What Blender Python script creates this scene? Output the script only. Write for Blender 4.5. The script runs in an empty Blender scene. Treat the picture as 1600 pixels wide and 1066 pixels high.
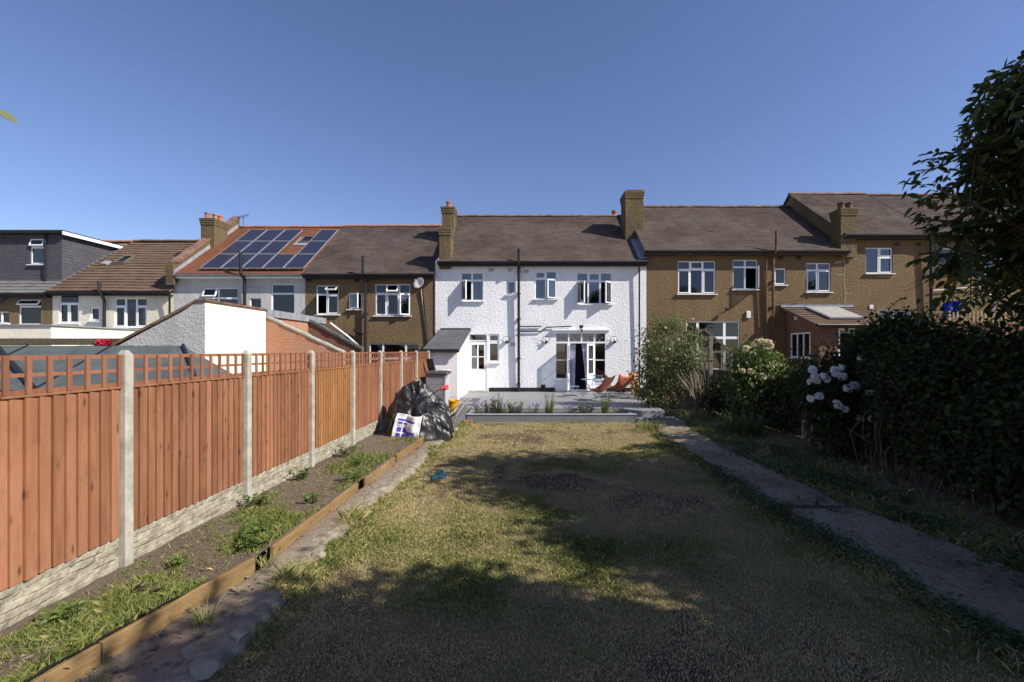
import bpy, math, random
import numpy as np
from mathutils import Vector, Matrix
C = bpy.context.scene
# ------------------------------------------------------------------ camera, sky, sun
CZ, F, VX, VY = 2.3, 720.0, 829.0, 548.0
cam = bpy.data.objects.new('camera', bpy.data.cameras.new('camera'))
C.collection.objects.link(cam)
cam.location = (0, 0, CZ); cam.rotation_euler = (math.pi / 2, 0, 0)
cam.data.sensor_width = 36; cam.data.lens = 36 * F / 1600
cam.data.shift_x = -29 / 1600; cam.data.shift_y = 15 / 1600
cam.data.clip_end = 2000; cam.data.clip_start = 0.05
C.camera = cam
SUN = Vector((2.4, -1.0, 2.1)).normalized()
W = bpy.data.worlds.new('World'); C.world = W; W.use_nodes = True
wn = W.node_tree.nodes; sky = wn.new('ShaderNodeTexSky'); sky.sky_type = 'NISHITA'; sky.sun_disc = False
sky.sun_elevation = math.asin(SUN.z); sky.sun_rotation = math.atan2(SUN.x, SUN.y)
sky.air_density = 1.0; sky.dust_density = 0.25; sky.ozone_density = 2.5; sky.altitude = 50
wn['Background'].inputs[1].default_value = 0.088
sm = wn.new('ShaderNodeMixRGB'); sm.blend_type = 'MULTIPLY'; sm.inputs[0].default_value = 1; sm.inputs[2].default_value = (.97, .945, 1.13, 1)
W.node_tree.links.new(sky.outputs[0], sm.inputs[1]); W.node_tree.links.new(sm.outputs[0], wn['Background'].inputs[0])
sl = bpy.data.lights.new('sun', 'SUN'); sl.energy = 5.0; sl.angle = math.radians(0.5); sl.color = (1.0, 0.93, 0.82)
so = bpy.data.objects.new('sun', sl); C.collection.objects.link(so); so.rotation_euler = SUN.to_track_quat('Z', 'Y').to_euler()
C.view_settings.view_transform = 'Standard'; C.view_settings.look = 'None'
C.view_settings.exposure = 0.5; C.view_settings.gamma = 1
C.cycles.max_bounces = 6; C.cycles.transparent_max_bounces = 12; C.cycles.use_denoising = True

# ------------------------------------------------------------------ helpers
R = random.Random(7); NR = np.random.default_rng(11)
YH = 21.9
def P(px, py, Y): return Vector(((px - VX) * Y / F, Y, CZ + (VY - py) * Y / F))
def fx(px, Y=YH): return (px - VX) * Y / F
def fz(py, Y=YH): return CZ + (VY - py) * Y / F
def hsh(ix, iy, s):
    h = (ix.astype(np.int64) * 374761393 + iy.astype(np.int64) * 668265263 + s * 974634777) & 0x7fffffff
    h = ((h ^ (h >> 13)) * 1274126177) & 0x7fffffff
    return ((h ^ (h >> 16)) & 0xffff) / 65535.0
def vn(x, y, s=0):
    x = np.asarray(x, float); y = np.asarray(y, float)
    ix, iy = np.floor(x), np.floor(y); u, v = x - ix, y - iy
    u = u * u * (3 - 2 * u); v = v * v * (3 - 2 * v)
    a, b, c, d = hsh(ix, iy, s), hsh(ix + 1, iy, s), hsh(ix, iy + 1, s), hsh(ix + 1, iy + 1, s)
    return (a * (1 - u) + b * u) * (1 - v) + (c * (1 - u) + d * u) * v
def fbm(x, y, s=0, o=4):
    t, a, f = 0, .5, 1.0
    for k in range(o): t = t + a * vn(np.asarray(x) * f, np.asarray(y) * f, s + k * 17); a *= .5; f *= 2.03
    return t / (1 - .5 ** o)
def tag(o, label=None, cat=None, group=None, kind=None):
    for k, v in (('label', label), ('category', cat), ('group', group), ('kind', kind)):
        if v: o[k] = v
    return o
def thing(name, label, cat, loc=(0, 0, 0), rz=0, group=None):
    o = bpy.data.objects.new(name, None); C.collection.objects.link(o)
    o.location = loc; o.rotation_euler = (0, 0, rz); o.empty_display_size = .2
    return tag(o, label, cat, group)
def dup(o, loc, rz=0, label=None, parent=None, sc=None, top=True):
    c = o.copy(); C.collection.objects.link(c); c.parent = parent
    if top:
        c.location = loc; c.rotation_euler = (0, 0, rz)
        if sc: c.scale = (sc,) * 3 if isinstance(sc, (int, float)) else sc
        if label: c['label'] = label
    for ch in list(o.children): dup(ch, None, parent=c, top=False)
    return c
class MB:
    def __init__(s): s.v, s.f, s.m, s.tt, s.t = [], [], [], [], .5
    def add(s, vs, fs, mi=0, M=None):
        n = len(s.v)
        s.v += [tuple(M @ Vector(p)) if M else tuple(p) for p in vs]; s.tt += [s.t] * len(vs)
        s.f += [tuple(i + n for i in f) for f in fs]; s.m += [mi] * len(fs); return s
    def box(s, x0, x1, y0, y1, z0, z1, mi=0, M=None):
        return s.add([(x0, y0, z0), (x1, y0, z0), (x1, y1, z0), (x0, y1, z0), (x0, y0, z1), (x1, y0, z1), (x1, y1, z1), (x0, y1, z1)],
                     [(0, 3, 2, 1), (4, 5, 6, 7), (0, 1, 5, 4), (1, 2, 6, 5), (2, 3, 7, 6), (3, 0, 4, 7)], mi, M)
    def bbox(s, x0, x1, y0, y1, z0, z1, b=.01, mi=0, M=None):   # box with chamfered edges
        v, f = [], []
        X, Y, Z = (x0, x1), (y0, y1), (z0, z1)
        idx = {}
        for i in (0, 1):
            for j in (0, 1):
                for k in (0, 1):
                    sx, sy, sz = b * (1 - 2 * i), b * (1 - 2 * j), b * (1 - 2 * k)
                    for a, p in (('x', (X[i], Y[j] + sy, Z[k] + sz)), ('y', (X[i] + sx, Y[j], Z[k] + sz)), ('z', (X[i] + sx, Y[j] + sy, Z[k]))):
                        idx[i, j, k, a] = len(v); v.append(p)
        q = [(0, 0), (1, 0), (1, 1), (0, 1)]
        for e in (0, 1):
            l = [idx[e, a, b_, 'x'] for a, b_ in q]; f.append(tuple(l if e else l[::-1]))
            l = [idx[a, e, b_, 'y'] for a, b_ in q]; f.append(tuple(l[::-1] if e else l))
            l = [idx[a, b_, e, 'z'] for a, b_ in q]; f.append(tuple(l if e else l[::-1]))
        for a in (0, 1):
            for c in (0, 1):
                f.append((idx[0, a, c, 'y'], idx[1, a, c, 'y'], idx[1, a, c, 'z'], idx[0, a, c, 'z']))
                f.append((idx[a, 0, c, 'x'], idx[a, 1, c, 'x'], idx[a, 1, c, 'z'], idx[a, 0, c, 'z']))
                f.append((idx[a, c, 0, 'x'], idx[a, c, 1, 'x'], idx[a, c, 1, 'y'], idx[a, c, 0, 'y']))
        for i in (0, 1):
            for j in (0, 1):
                for k in (0, 1): f.append(tuple(idx[i, j, k, a] for a in 'xyz'))
        return s.add(v, f, mi, M)
    def quad(s, a, b, c, d, mi=0): return s.add([a, b, c, d], [(0, 1, 2, 3)], mi)
    def prism(s, poly, ax, a, b, mi=0):                         # polygon (2-D) extruded along axis ax from a to b
        def mk(p, t): return (t, p[0], p[1]) if ax == 0 else ((p[0], t, p[1]) if ax == 1 else (p[0], p[1], t))
        n = len(poly); v = [mk(p, a) for p in poly] + [mk(p, b) for p in poly]
        f = [tuple(range(n - 1, -1, -1)), tuple(range(n, 2 * n))] + [(i, (i + 1) % n, n + (i + 1) % n, n + i) for i in range(n)]
        return s.add(v, f, mi)
    def tube(s, pts, r, n=8, mi=0, cap=True):
        pts = [Vector(p) for p in pts]; k = len(pts); rr = r if isinstance(r, (list, tuple)) else [r] * k
        v, f = [], []; up = None
        for i, p in enumerate(pts):
            d = (pts[min(i + 1, k - 1)] - pts[max(i - 1, 0)]).normalized()
            if up is None: up = d.orthogonal().normalized()
            up = (up - d * up.dot(d)); up = up.normalized() if up.length > 1e-5 else d.orthogonal().normalized()
            w = d.cross(up)
            for j in range(n):
                a = 2 * math.pi * j / n; v.append(p + (up * math.cos(a) + w * math.sin(a)) * rr[i])
        for i in range(k - 1):
            for j in range(n):
                f.append((i * n + j, i * n + (j + 1) % n, (i + 1) * n + (j + 1) % n, (i + 1) * n + j))
        if cap: f += [tuple(range(n - 1, -1, -1)), tuple((k - 1) * n + j for j in range(n))]
        return s.add(v, f, mi)
    def lathe(s, prof, c=(0, 0, 0), n=16, mi=0):
        v = [(c[0] + r * math.cos(2 * math.pi * j / n), c[1] + r * math.sin(2 * math.pi * j / n), c[2] + z) for r, z in prof for j in range(n)]
        f = [(i * n + j, i * n + (j + 1) % n, (i + 1) * n + (j + 1) % n, (i + 1) * n + j) for i in range(len(prof) - 1) for j in range(n)]
        f += [tuple(range(n - 1, -1, -1)), tuple((len(prof) - 1) * n + j for j in range(n))]
        return s.add(v, f, mi)
    def grid(s, pts, nu, nv, mi=0, cell=None):                   # pts row-major [v][u], (nu+1)*(nv+1)
        fs = [(j * (nu + 1) + i, j * (nu + 1) + i + 1, (j + 1) * (nu + 1) + i + 1, (j + 1) * (nu + 1) + i) for j in range(nv) for i in range(nu)]
        n = len(s.f); s.add(pts, fs, mi)
        if cell: s.m[n:] = [cell(i, j) for j in range(nv) for i in range(nu)]
        return s
    def build(s, name, mats, parent=None, smooth=False, local=False):
        return build(name, np.array(s.v, float).reshape(-1, 3), s.f, mats, parent, smooth, local, s.m, s.tt)
def rootloc(o):
    while o.parent: o = o.parent
    return o.location
def build(name, V, faces, mats, parent=None, smooth=False, local=False, mi=None, tint=None):
    me = bpy.data.meshes.new(name)
    V = np.asarray(V, float)
    if parent is not None and not local: V = V - np.array(rootloc(parent))
    me.from_pydata(V.tolist(), [], faces if isinstance(faces, list) else faces.tolist())
    for m in (mats if isinstance(mats, (list, tuple)) else [mats]): me.materials.append(m)
    if mi is not None and any(mi): me.polygons.foreach_set('material_index', np.array(mi, np.int32))
    nf = len(me.polygons); nl = len(me.loops)
    if nl < 400000:
        N = np.zeros(nf * 3); me.polygons.foreach_get('normal', N); N = N.reshape(-1, 3)
        tot = np.zeros(nf, np.int32); me.polygons.foreach_get('loop_total', tot)
        lv = np.zeros(nl, np.int32); me.loops.foreach_get('vertex_index', lv)
        T = np.stack([-N[:, 1], N[:, 0], np.zeros(nf)], 1); l = np.linalg.norm(T, axis=1); fl = l < .05
        T[fl] = (1, 0, 0); l[fl] = 1; T /= l[:, None]; B = np.cross(N, T)
        fi = np.repeat(np.arange(nf), tot); p = V[lv]
        uv = np.stack([(p * T[fi]).sum(1), (p * B[fi]).sum(1)], 1)
        me.uv_layers.new(name='UVMap').data.foreach_set('uv', uv.ravel())
    if tint is not None:
        me.attributes.new('tint', 'FLOAT', 'POINT').data.foreach_set('value', np.asarray(tint, np.float32))
    if smooth: me.polygons.foreach_set('use_smooth', np.ones(nf, bool))
    me.update()
    o = bpy.data.objects.new(name, me); C.collection.objects.link(o)
    if parent is not None: o.parent = parent
    return o
# ------------------------------------------------------------------ materials
class NT:
    def __init__(s, name):
        s.m = bpy.data.materials.new(name); s.m.use_nodes = True; s.t = s.m.node_tree; s.b = s.t.nodes['Principled BSDF']
    def n(s, typ, **kw):
        o = s.t.nodes.new('ShaderNode' + typ)
        for k, v in kw.items():
            if k.startswith('i_'):
                key = k[2:]; key = int(key) if key.isdigit() else key.replace('_', ' ')
                s.put(o.inputs[key], v)
            else: setattr(o, k, v)
        return o
    def put(s, sock, v):
        if hasattr(v, 'is_output'): s.t.links.new(v, sock)
        elif isinstance(v, (tuple, list)) and len(v) == 3 and sock.type == 'RGBA': sock.default_value = (*v, 1)
        else: sock.default_value = v
    def coord(s, k='Object', sc=(1, 1, 1)):
        t = s.n('TexCoord'); m = s.n('Mapping'); s.put(m.inputs[0], t.outputs[k]); m.inputs['Scale'].default_value = sc; return m.outputs[0]
    def noise(s, sc, det=4, co=None, rough=.55, dist=0):
        o = s.n('TexNoise', i_Scale=sc, i_Detail=det, i_Roughness=rough, i_Distortion=dist)
        s.put(o.inputs['Vector'], co if co is not None else s.coord()); return o.outputs[0]
    def ramp(s, fac, stops):
        o = s.n('ValToRGB'); s.put(o.inputs[0], fac); e = o.color_ramp.elements
        while len(e) < len(stops): e.new(.5)
        for i, (p, c) in enumerate(stops): e[i].position = p; e[i].color = (*c, 1) if len(c) == 3 else c
        return o.outputs[0]
    def mix(s, fac, a, b, mode='MIX'):
        o = s.n('MixRGB', blend_type=mode); s.put(o.inputs[0], fac); s.put(o.inputs[1], a); s.put(o.inputs[2], b); return o.outputs[0]
    def math(s, op, a, b=0.0, clamp=False):
        o = s.n('Math', operation=op, use_clamp=clamp); s.put(o.inputs[0], a); s.put(o.inputs[1], b); return o.outputs[0]
    def bump(s, h, dist=.01, st=1.0):
        o = s.n('Bump', i_Strength=st, i_Distance=dist); s.put(o.inputs['Height'], h); s.put(s.b.inputs['Normal'], o.outputs[0])
    def fin(s, col, rough=.8, metal=0, spec=.3):
        s.put(s.b.inputs['Base Color'], col); s.put(s.b.inputs['Roughness'], rough); s.put(s.b.inputs['Metallic'], metal)
        s.b.inputs['Specular IOR Level'].default_value = spec; return s.m
def simple(name, c, rough=.6, metal=0, var=.25, sc=6, bump=0, bsc=40, spec=.3):
    k = NT(name); f = k.noise(sc, 5); d = tuple(x * (1 - var) for x in c); u = tuple(min(1, x * (1 + var * .6)) for x in c)
    if bump: k.bump(k.noise(bsc, 4), bump)
    return k.fin(k.ramp(f, [(.3, d), (.7, u)]), rough, metal, spec)
def render_wall(name, c, c2, bsc=9, bd=.03, stain=.5, speck=0):
    k = NT(name); co = k.coord(); big = k.noise(.9, 6, co, .65)
    st = k.noise(1.0, 5, k.coord('Object', (2.2, 2.2, .25)), .6)
    col = k.ramp(big, [(.3, c2), (.62, c)])
    col = k.mix(k.ramp(st, [(.52, (0, 0, 0)), (.75, (stain, stain, stain))]), col, tuple(x * .72 for x in c2))
    v = k.noise(bsc, 5, co, .6, .6); vv = k.n('TexVoronoi', i_Scale=bsc * 3.2); k.put(vv.inputs['Vector'], co)
    h = k.math('ADD', v, k.math('MULTIPLY', vv.outputs[0], .25))
    if speck: col = k.mix(k.ramp(k.noise(bsc * 1.1, 4, co, .7), [(.36, (speck,) * 3), (.6, (0, 0, 0))]), col, tuple(x * .45 for x in c))
    k.bump(h, bd); return k.fin(col, .9, 0, .15)
def tiles(name, a, b, c, mort, bw=.17, rh=.105, vs=1.0, rough=.85):
    k = NT(name); uv = k.coord('UV'); br = k.n('TexBrick', offset=.5, i_Scale=1.0, i_Mortar_Size=.007, i_Brick_Width=bw, i_Row_Height=rh, i_Mortar_Smooth=.3, i_Bias=0.0)
    k.put(br.inputs['Vector'], uv); k.put(br.inputs['Color1'], a); k.put(br.inputs['Color2'], b); k.put(br.inputs['Mortar'], mort)
    n1 = k.noise(.55 * vs, 6, k.coord('Object'), .7); n2 = k.noise(1.2, 5, k.coord('UV', (1.6, 7, 1)), .7)
    col = k.mix(k.ramp(n1, [(.40, (0, 0, 0)), (.6, (.9, .9, .9))]), br.outputs[0], c)
    col = k.mix(k.ramp(k.noise(3.1, 6, k.coord('Object', (1, .7, .7)), .75), [(.5, (0, 0, 0)), (.72, (.6, .6, .6))]), col, tuple(x * .55 for x in a))
    col = k.mix(k.ramp(n2, [(.45, (0, 0, 0)), (.8, (.55, .55, .55))]), col, tuple(x * .6 for x in b))
    k.bump(br.outputs['Fac'], -.008); return k.fin(col, rough, 0, .2)
def brickm(name, a, b, mort, worn=.5):
    k = NT(name); uv = k.coord('UV'); br = k.n('TexBrick', offset=.5, i_Scale=1.0, i_Mortar_Size=.011, i_Brick_Width=.225, i_Row_Height=.075, i_Mortar_Smooth=.2, i_Bias=0.0)
    k.put(br.inputs['Vector'], uv); k.put(br.inputs['Color1'], a); k.put(br.inputs['Color2'], b); k.put(br.inputs['Mortar'], mort)
    n = k.noise(2.2, 6, None, .7); col = k.mix(k.ramp(n, [(.45, (0, 0, 0)), (.7, (worn,) * 3)]), br.outputs[0], mort)
    k.bump(k.math('ADD', k.math('MULTIPLY', br.outputs['Fac'], -1), k.noise(30, 3)), .012); return k.fin(col, .9, 0, .15)
def woodm(name, a, b, ax=2, knots=True, rough=.75):
    k = NT(name); s = [14, 14, 14]; s[ax] = .9; g = k.noise(1.6, 6, k.coord('Object', tuple(s)), .6, .3)
    at = k.n('Attribute', attribute_name='tint'); col = k.ramp(g, [(.3, a), (.7, b)])
    col = k.mix(k.math('MULTIPLY', k.math('ABSOLUTE', k.math('SUBTRACT', at.outputs['Fac'], .5)), 1.3), col, k.mix(k.math('GREATER_THAN', at.outputs['Fac'], .5), tuple(x * .5 for x in a), tuple(min(1, x * 1.45) for x in b)))
    col = k.mix(k.ramp(k.noise(1.1, 4), [(.45, (0, 0, 0)), (.75, (.4, .4, .4))]), col, tuple(x * .8 for x in a))
    if knots:
        s2 = [9, 9, 9]; s2[ax] = 3.4; v = k.n('TexVoronoi', i_Scale=1.0); k.put(v.inputs['Vector'], k.coord('Object', tuple(s2)))
        col = k.mix(k.ramp(v.outputs[0], [(.08, (.85, .85, .85)), (.21, (0, 0, 0))]), col, tuple(x * .3 for x in a))
    col = k.mix(k.ramp(k.noise(1.0, 6, k.coord('Object', (3.5, 3.5, .7) if ax == 2 else (3, .7, 3)), .7), [(.5, (0, 0, 0)), (.72, (.5, .5, .5))]), col, tuple(min(1, x * 1.3 + .03) for x in b))
    col = k.mix(k.ramp(k.noise(2.3, 6, k.coord('Object', (2, 2, .8) if ax == 2 else (2, .8, 2)), .75), [(.52, (0, 0, 0)), (.75, (.6, .6, .6))]), col, tuple(x * .6 for x in a))
    k.bump(g, .004); return k.fin(col, rough, 0, .2)
def leafm(name, dark, light, yellow=None, rough=.45, trans=.3):
    k = NT(name); at = k.n('Attribute', attribute_name='tint')
    st = [(0, dark), (.75, light)] + ([(.97, light), (1.0, yellow)] if yellow else [])
    col = k.ramp(at.outputs['Fac'], st); k.fin(col, rough, 0, .35)
    tr = k.n('BsdfTranslucent'); k.put(tr.inputs[0], k.mix(.5, col, tuple(x * 1.3 for x in light))); mx = k.n('MixShader'); mx.inputs[0].default_value = trans
    k.t.links.new(k.b.outputs[0], mx.inputs[1]); k.t.links.new(tr.outputs[0], mx.inputs[2]); k.t.links.new(mx.outputs[0], k.t.nodes['Material Output'].inputs[0]); return k.m
def glassm(name, tint=(.75, .8, .85), base=.06):
    k = NT(name); tr = k.n('BsdfTransparent'); tr.inputs[0].default_value = (*tint, 1); gl = k.n('BsdfGlossy'); gl.inputs['Roughness'].default_value = .03
    lw = k.n('LayerWeight', i_Blend=.35); bp = k.n('Bump', i_Distance=.02, i_Strength=.25); k.put(bp.inputs['Height'], k.noise(.8, 2)); k.put(gl.inputs['Normal'], bp.outputs[0])
    f = k.math('ADD', k.math('MULTIPLY', lw.outputs['Fresnel'], 1.6), base, True)
    mx = k.n('MixShader'); k.put(mx.inputs[0], f); k.t.links.new(tr.outputs[0], mx.inputs[1]); k.t.links.new(gl.outputs[0], mx.inputs[2])
    k.t.links.new(mx.outputs[0], k.t.nodes['Material Output'].inputs[0]); k.t.nodes.remove(k.b); return k.m
def groundm(name, stops, fine=25, bump=.03):
    k = NT(name); at = k.n('Attribute', attribute_name='tint')
    f = k.math('ADD', k.math('MULTIPLY', at.outputs['Fac'], .7), k.math('MULTIPLY', k.math('SUBTRACT', k.noise(fine, 7, None, .72), .35), .75), True)
    k.bump(k.noise(fine * 1.5, 6, None, .7), bump); return k.fin(k.ramp(f, stops), .95, 0, .1)
M = {}
M['white_render'] = render_wall('white_render', (.84, .845, .86), (.76, .765, .78), 10.5, .034, .22)
M['grey_render'] = render_wall('grey_render', (.52, .52, .51), (.42, .42, .41), 10, .03, .4)
M['cream_render'] = render_wall('cream_render', (.72, .67, .54), (.62, .57, .44), 8, .02, .3)
M['ivory_render'] = render_wall('ivory_render', (.84, .80, .66), (.78, .74, .6), 6, .008, .15)
M['smooth_white'] = simple('smooth_white', (.80, .80, .82), .7, 0, .05, 2, .002, 60)
M['brown_dash'] = render_wall('brown_dash', (.23, .16, .088), (.165, .116, .064), 12, .045, .6, .6)
M['stack_dash'] = render_wall('stack_dash', (.185, .138, .072), (.11, .088, .052), 9, .04, .7, .55)
M['roof_old'] = tiles('roof_old', (.125, .088, .074), (.085, .064, .058), (.15, .122, .105), (.03, .025, .024))
M['roof_old_warm'] = tiles('roof_old_warm', (.135, .095, .078), (.092, .07, .063), (.16, .13, .11), (.032, .027, .025))
M['roof_orange'] = tiles('roof_orange', (.31, .12, .062), (.25, .10, .055), (.24, .11, .07), (.12, .06, .04))
M['roof_inter'] = tiles('roof_inter', (.15, .098, .068), (.12, .08, .058), (.165, .115, .083), (.05, .035, .03), .3, .33)
M['slate'] = tiles('slate', (.10, .10, .115), (.075, .075, .09), (.085, .085, .1), (.03, .03, .035), .27, .15)
M['grey_tile'] = tiles('grey_tile', (.17, .165, .165), (.14, .135, .135), (.2, .19, .18), (.06, .06, .06), .3, .3)
M['lean_slate'] = tiles('lean_slate', (.15, .15, .16), (.12, .12, .135), (.18, .18, .19), (.06, .06, .065), .3, .2)
M['terracotta'] = simple('terracotta', (.36, .16, .09), .8, 0, .35, 5)
M['ridge_dull'] = simple('ridge_dull', (.21, .125, .088), .85, 0, .5, 3)
M['brick_red'] = brickm('brick_red', (.50, .19, .095), (.40, .15, .08), (.42, .33, .25))
M['brick_dark'] = brickm('brick_dark', (.20, .085, .05), (.15, .065, .04), (.22, .18, .14), .3)
M['upvc'] = simple('upvc', (.82, .83, .85), .35, 0, .04, 2, 0, 40, .5)
M['lead'] = simple('lead', (.32, .34, .38), .5, .2, .3, 4)
M['felt'] = simple('felt', (.085, .10, .10), .9, 0, .3, 2.5, .004, 60)
M['black_pipe'] = simple('black_pipe', (.018, .018, .022), .4, 0, .3, 5)
M['black_paint'] = simple('black_paint', (.02, .02, .023), .5)
M['rust_pipe'] = simple('rust_pipe', (.14, .075, .045), .8, 0, .5, 5)
M['gutter_grey'] = simple('gutter_grey', (.22, .23, .24), .5)
M['glass'] = glassm('glass', (.62, .66, .7), .07)
M['glass_dark'] = glassm('glass_dark', (.45, .48, .5), .0)  # panes mirroring trees: the missing sky reflection is put into a darker glass
M['glass_clear'] = glassm('glass_clear', (.85, .88, .9), .05)
M['glass_dirty'] = glassm('glass_dirty', (.5, .52, .5), .12)
M['room'] = simple('room', (.22, .20, .18), .9)
M['curtain'] = simple('curtain', (.60, .60, .64), .9, 0, .1)
M['curtain_lilac'] = simple('curtain_lilac', (.55, .53, .68), .9, 0, .08)
M['fence_wood'] = woodm('fence_wood', (.225, .097, .05), (.315, .148, .08))
M['fence_gold'] = woodm('fence_gold', (.27, .125, .045), (.36, .178, .07))
M['gap_shade'] = simple('gap_shade', (.10, .042, .024), .9)
M['trellis_wood'] = woodm('trellis_wood', (.20, .085, .047), (.29, .13, .075), 2, False)
M['edge_wood'] = woodm('edge_wood', (.17, .108, .046), (.27, .178, .082), 1)
M['old_wood'] = woodm('old_wood', (.13, .115, .10), (.24, .215, .185))
M['dark_wood'] = woodm('dark_wood', (.055, .045, .035), (.10, .08, .06))
M['tan_wood'] = woodm('tan_wood', (.30, .22, .12), (.38, .29, .17), 2, False)
M['concrete'] = simple('concrete', (.40, .385, .33), .9, 0, .3, 7, .004, 70)
M['gravel_board'] = simple('gravel_board', (.34, .312, .24), .95, 0, .45, 9, .02, 24)
M['pebble'] = simple('pebble', (.24, .20, .155), .95)
M['stone'] = simple('stone', (.31, .27, .20), .95, 0, .4, 5, .03, 14)
M['patio'] = None
k = NT('patio_slab'); uv = k.coord('UV'); br = k.n('TexBrick', offset=.5, i_Scale=1.0, i_Mortar_Size=.006, i_Brick_Width=.9, i_Row_Height=.6, i_Bias=0.0); k.put(br.inputs['Vector'], uv)
k.put(br.inputs['Color1'], (.25, .25, .255)); k.put(br.inputs['Color2'], (.215, .215, .22)); k.put(br.inputs['Mortar'], (.13, .13, .14))
k.bump(k.noise(25, 5), .003); M['patio'] = k.fin(k.mix(k.ramp(k.noise(1.5, 5), [(.4, (0, 0, 0)), (.7, (.5, .5, .5))]), br.outputs[0], (.27, .28, .30)), .6, 0, .3)
M['planter'] = simple('planter', (.17, .18, .20), .75, 0, .12, 4, .002, 60)
M['coping'] = simple('coping', (.30, .33, .38), .6, 0, .15, 6)
M['soil'] = simple('soil', (.065, .05, .04), .95, 0, .5, 12, .03, 20)
M['bark'] = simple('bark', (.13, .105, .08), .9, 0, .4, 12, .02, 20)
M['twig'] = simple('twig', (.24, .20, .155), .9, 0, .4, 12)
M['tarp'] = simple('tarp', (.02, .02, .022), .36, 0, .5, 5, .006, 30, .5)
M['sack_white'] = simple('sack_white', (.72, .72, .72), .55, 0, .12, 6)
M['sack_blue'] = simple('sack_blue', (.075, .065, .46), .5, 0, .2, 6)
M['alu'] = simple('alu', (.55, .55, .54), .4, .7, .2)
M['yellow'] = simple('yellow', (.75, .42, .02), .45)
M['red'] = simple('red', (.50, .05, .05), .5)
M['pale_plastic'] = simple('pale_plastic', (.70, .70, .68), .5)
M['blue_plastic'] = simple('blue_plastic', (.02, .10, .17), .5)
M['store_grey'] = simple('store_grey', (.21, .22, .24), .6, 0, .1)
M['store_lit'] = simple('store_lit', (.42, .44, .48), .6, 0, .1)  # same box plastic, with sunlight on the right side put into the colour
M['store_lid'] = simple('store_lid', (.085, .085, .09), .6, 0, .15)
M['leather'] = simple('leather', (.46, .135, .065), .5, 0, .35, 7, .004, 30, .4)
M['frame_black'] = simple('frame_black', (.015, .015, .017), .4, .3)
M['bistro'] = simple('bistro', (.22, .32, .37), .45, .1, .12)
M['dish_dull'] = simple('dish_dull', (.36, .34, .30), .6, 0, .2)
M['patch'] = simple('patch', (.30, .25, .17), .95, 0, .3, 8, .01, 40)
M['ply'] = simple('ply', (.48, .24, .10), .7, 0, .25, 3)
M['dish'] = simple('dish', (.62, .61, .58), .5, 0, .1)
M['pane_solar'] = None
k = NT('solar_cell'); uv = k.coord('UV'); br = k.n('TexBrick', offset=0.0, i_Scale=1.0, i_Mortar_Size=.006, i_Brick_Width=.158, i_Row_Height=.16, i_Bias=0.0); k.put(br.inputs['Vector'], uv)
k.put(br.inputs['Color1'], (.014, .016, .036)); k.put(br.inputs['Color2'], (.02, .022, .046)); k.put(br.inputs['Mortar'], (.085, .088, .11)); M['pane_solar'] = k.fin(br.outputs[0], .18, 0, .5)
M['leaf_tree'] = leafm('leaf_tree', (.030, .048, .013), (.085, .118, .032), (.22, .15, .02))
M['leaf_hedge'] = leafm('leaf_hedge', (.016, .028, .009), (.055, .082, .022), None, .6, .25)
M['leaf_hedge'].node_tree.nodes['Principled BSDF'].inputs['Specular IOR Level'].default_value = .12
M['leaf_bush'] = leafm('leaf_bush', (.05, .075, .02), (.15, .19, .06), (.35, .30, .10))
M['leaf_rose'] = leafm('leaf_rose', (.05, .08, .02), (.14, .19, .045), (.38, .30, .04))
M['leaf_strap'] = leafm('leaf_strap', (.03, .05, .015), (.10, .14, .04))
M['leaf_weed'] = leafm('leaf_weed', (.05, .085, .02), (.13, .20, .045))
M['leaf_red'] = leafm('leaf_red', (.10, .05, .045), (.16, .14, .08))
M['leaf_cover'] = leafm('leaf_cover', (.02, .04, .012), (.06, .10, .028), None, .5, .2)
M['leaf_pale'] = leafm('leaf_pale', (.10, .14, .07), (.22, .25, .12))
M['lavender'] = leafm('lavender', (.12, .08, .24), (.24, .18, .42))
M['petal_white'] = leafm('petal_white', (.60, .60, .60), (.85, .85, .84), None, .6, .25)
M['petal_cream'] = leafm('petal_cream', (.70, .58, .36), (.85, .78, .58), None, .6, .25)
M['petal_red'] = leafm('petal_red', (.5, .01, .06), (.7, .02, .1), None, .6, .25)
M['grass'] = None
k = NT('grass'); at = k.n('Attribute', attribute_name='tint')
M['grass'] = k.fin(k.ramp(at.outputs['Fac'], [(0, (.58, .46, .26)), (.38, (.48, .39, .20)), (.55, (.29, .275, .10)), (1, (.08, .125, .022))]), .8, 0, .15)
M['lawn'] = groundm('lawn', [(0, (.075, .056, .042)), (.22, (.12, .088, .058)), (.42, (.33, .25, .135)), (.62, (.22, .185, .085)), (.9, (.09, .10, .034))], 26, .05)
M['bed'] = groundm('bed', [(0, (.07, .055, .042)), (.45, (.17, .13, .1)), (.75, (.23, .18, .135)), (1, (.25, .2, .15))], 20, .05)
M['path'] = groundm('path', [(0, (.11, .085, .06)), (.4, (.24, .185, .135)), (.75, (.33, .27, .2)), (1, (.40, .35, .28))], 16, .03)
M['path_grey'] = groundm('path_grey', [(0, (.08, .062, .042)), (.34, (.20, .16, .11)), (.48, (.32, .258, .175)), (.7, (.40, .33, .23)), (1, (.56, .47, .34))], 17, .05)
M['path_lip'] = simple('path_lip', (.26, .225, .17), .95, 0, .45, 9, .02, 30)
M['verge'] = groundm('verge', [(0, (.03, .026, .02)), (.5, (.085, .07, .05)), (.8, (.12, .12, .05)), (1, (.2, .17, .12))], 18, .05)
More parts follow.
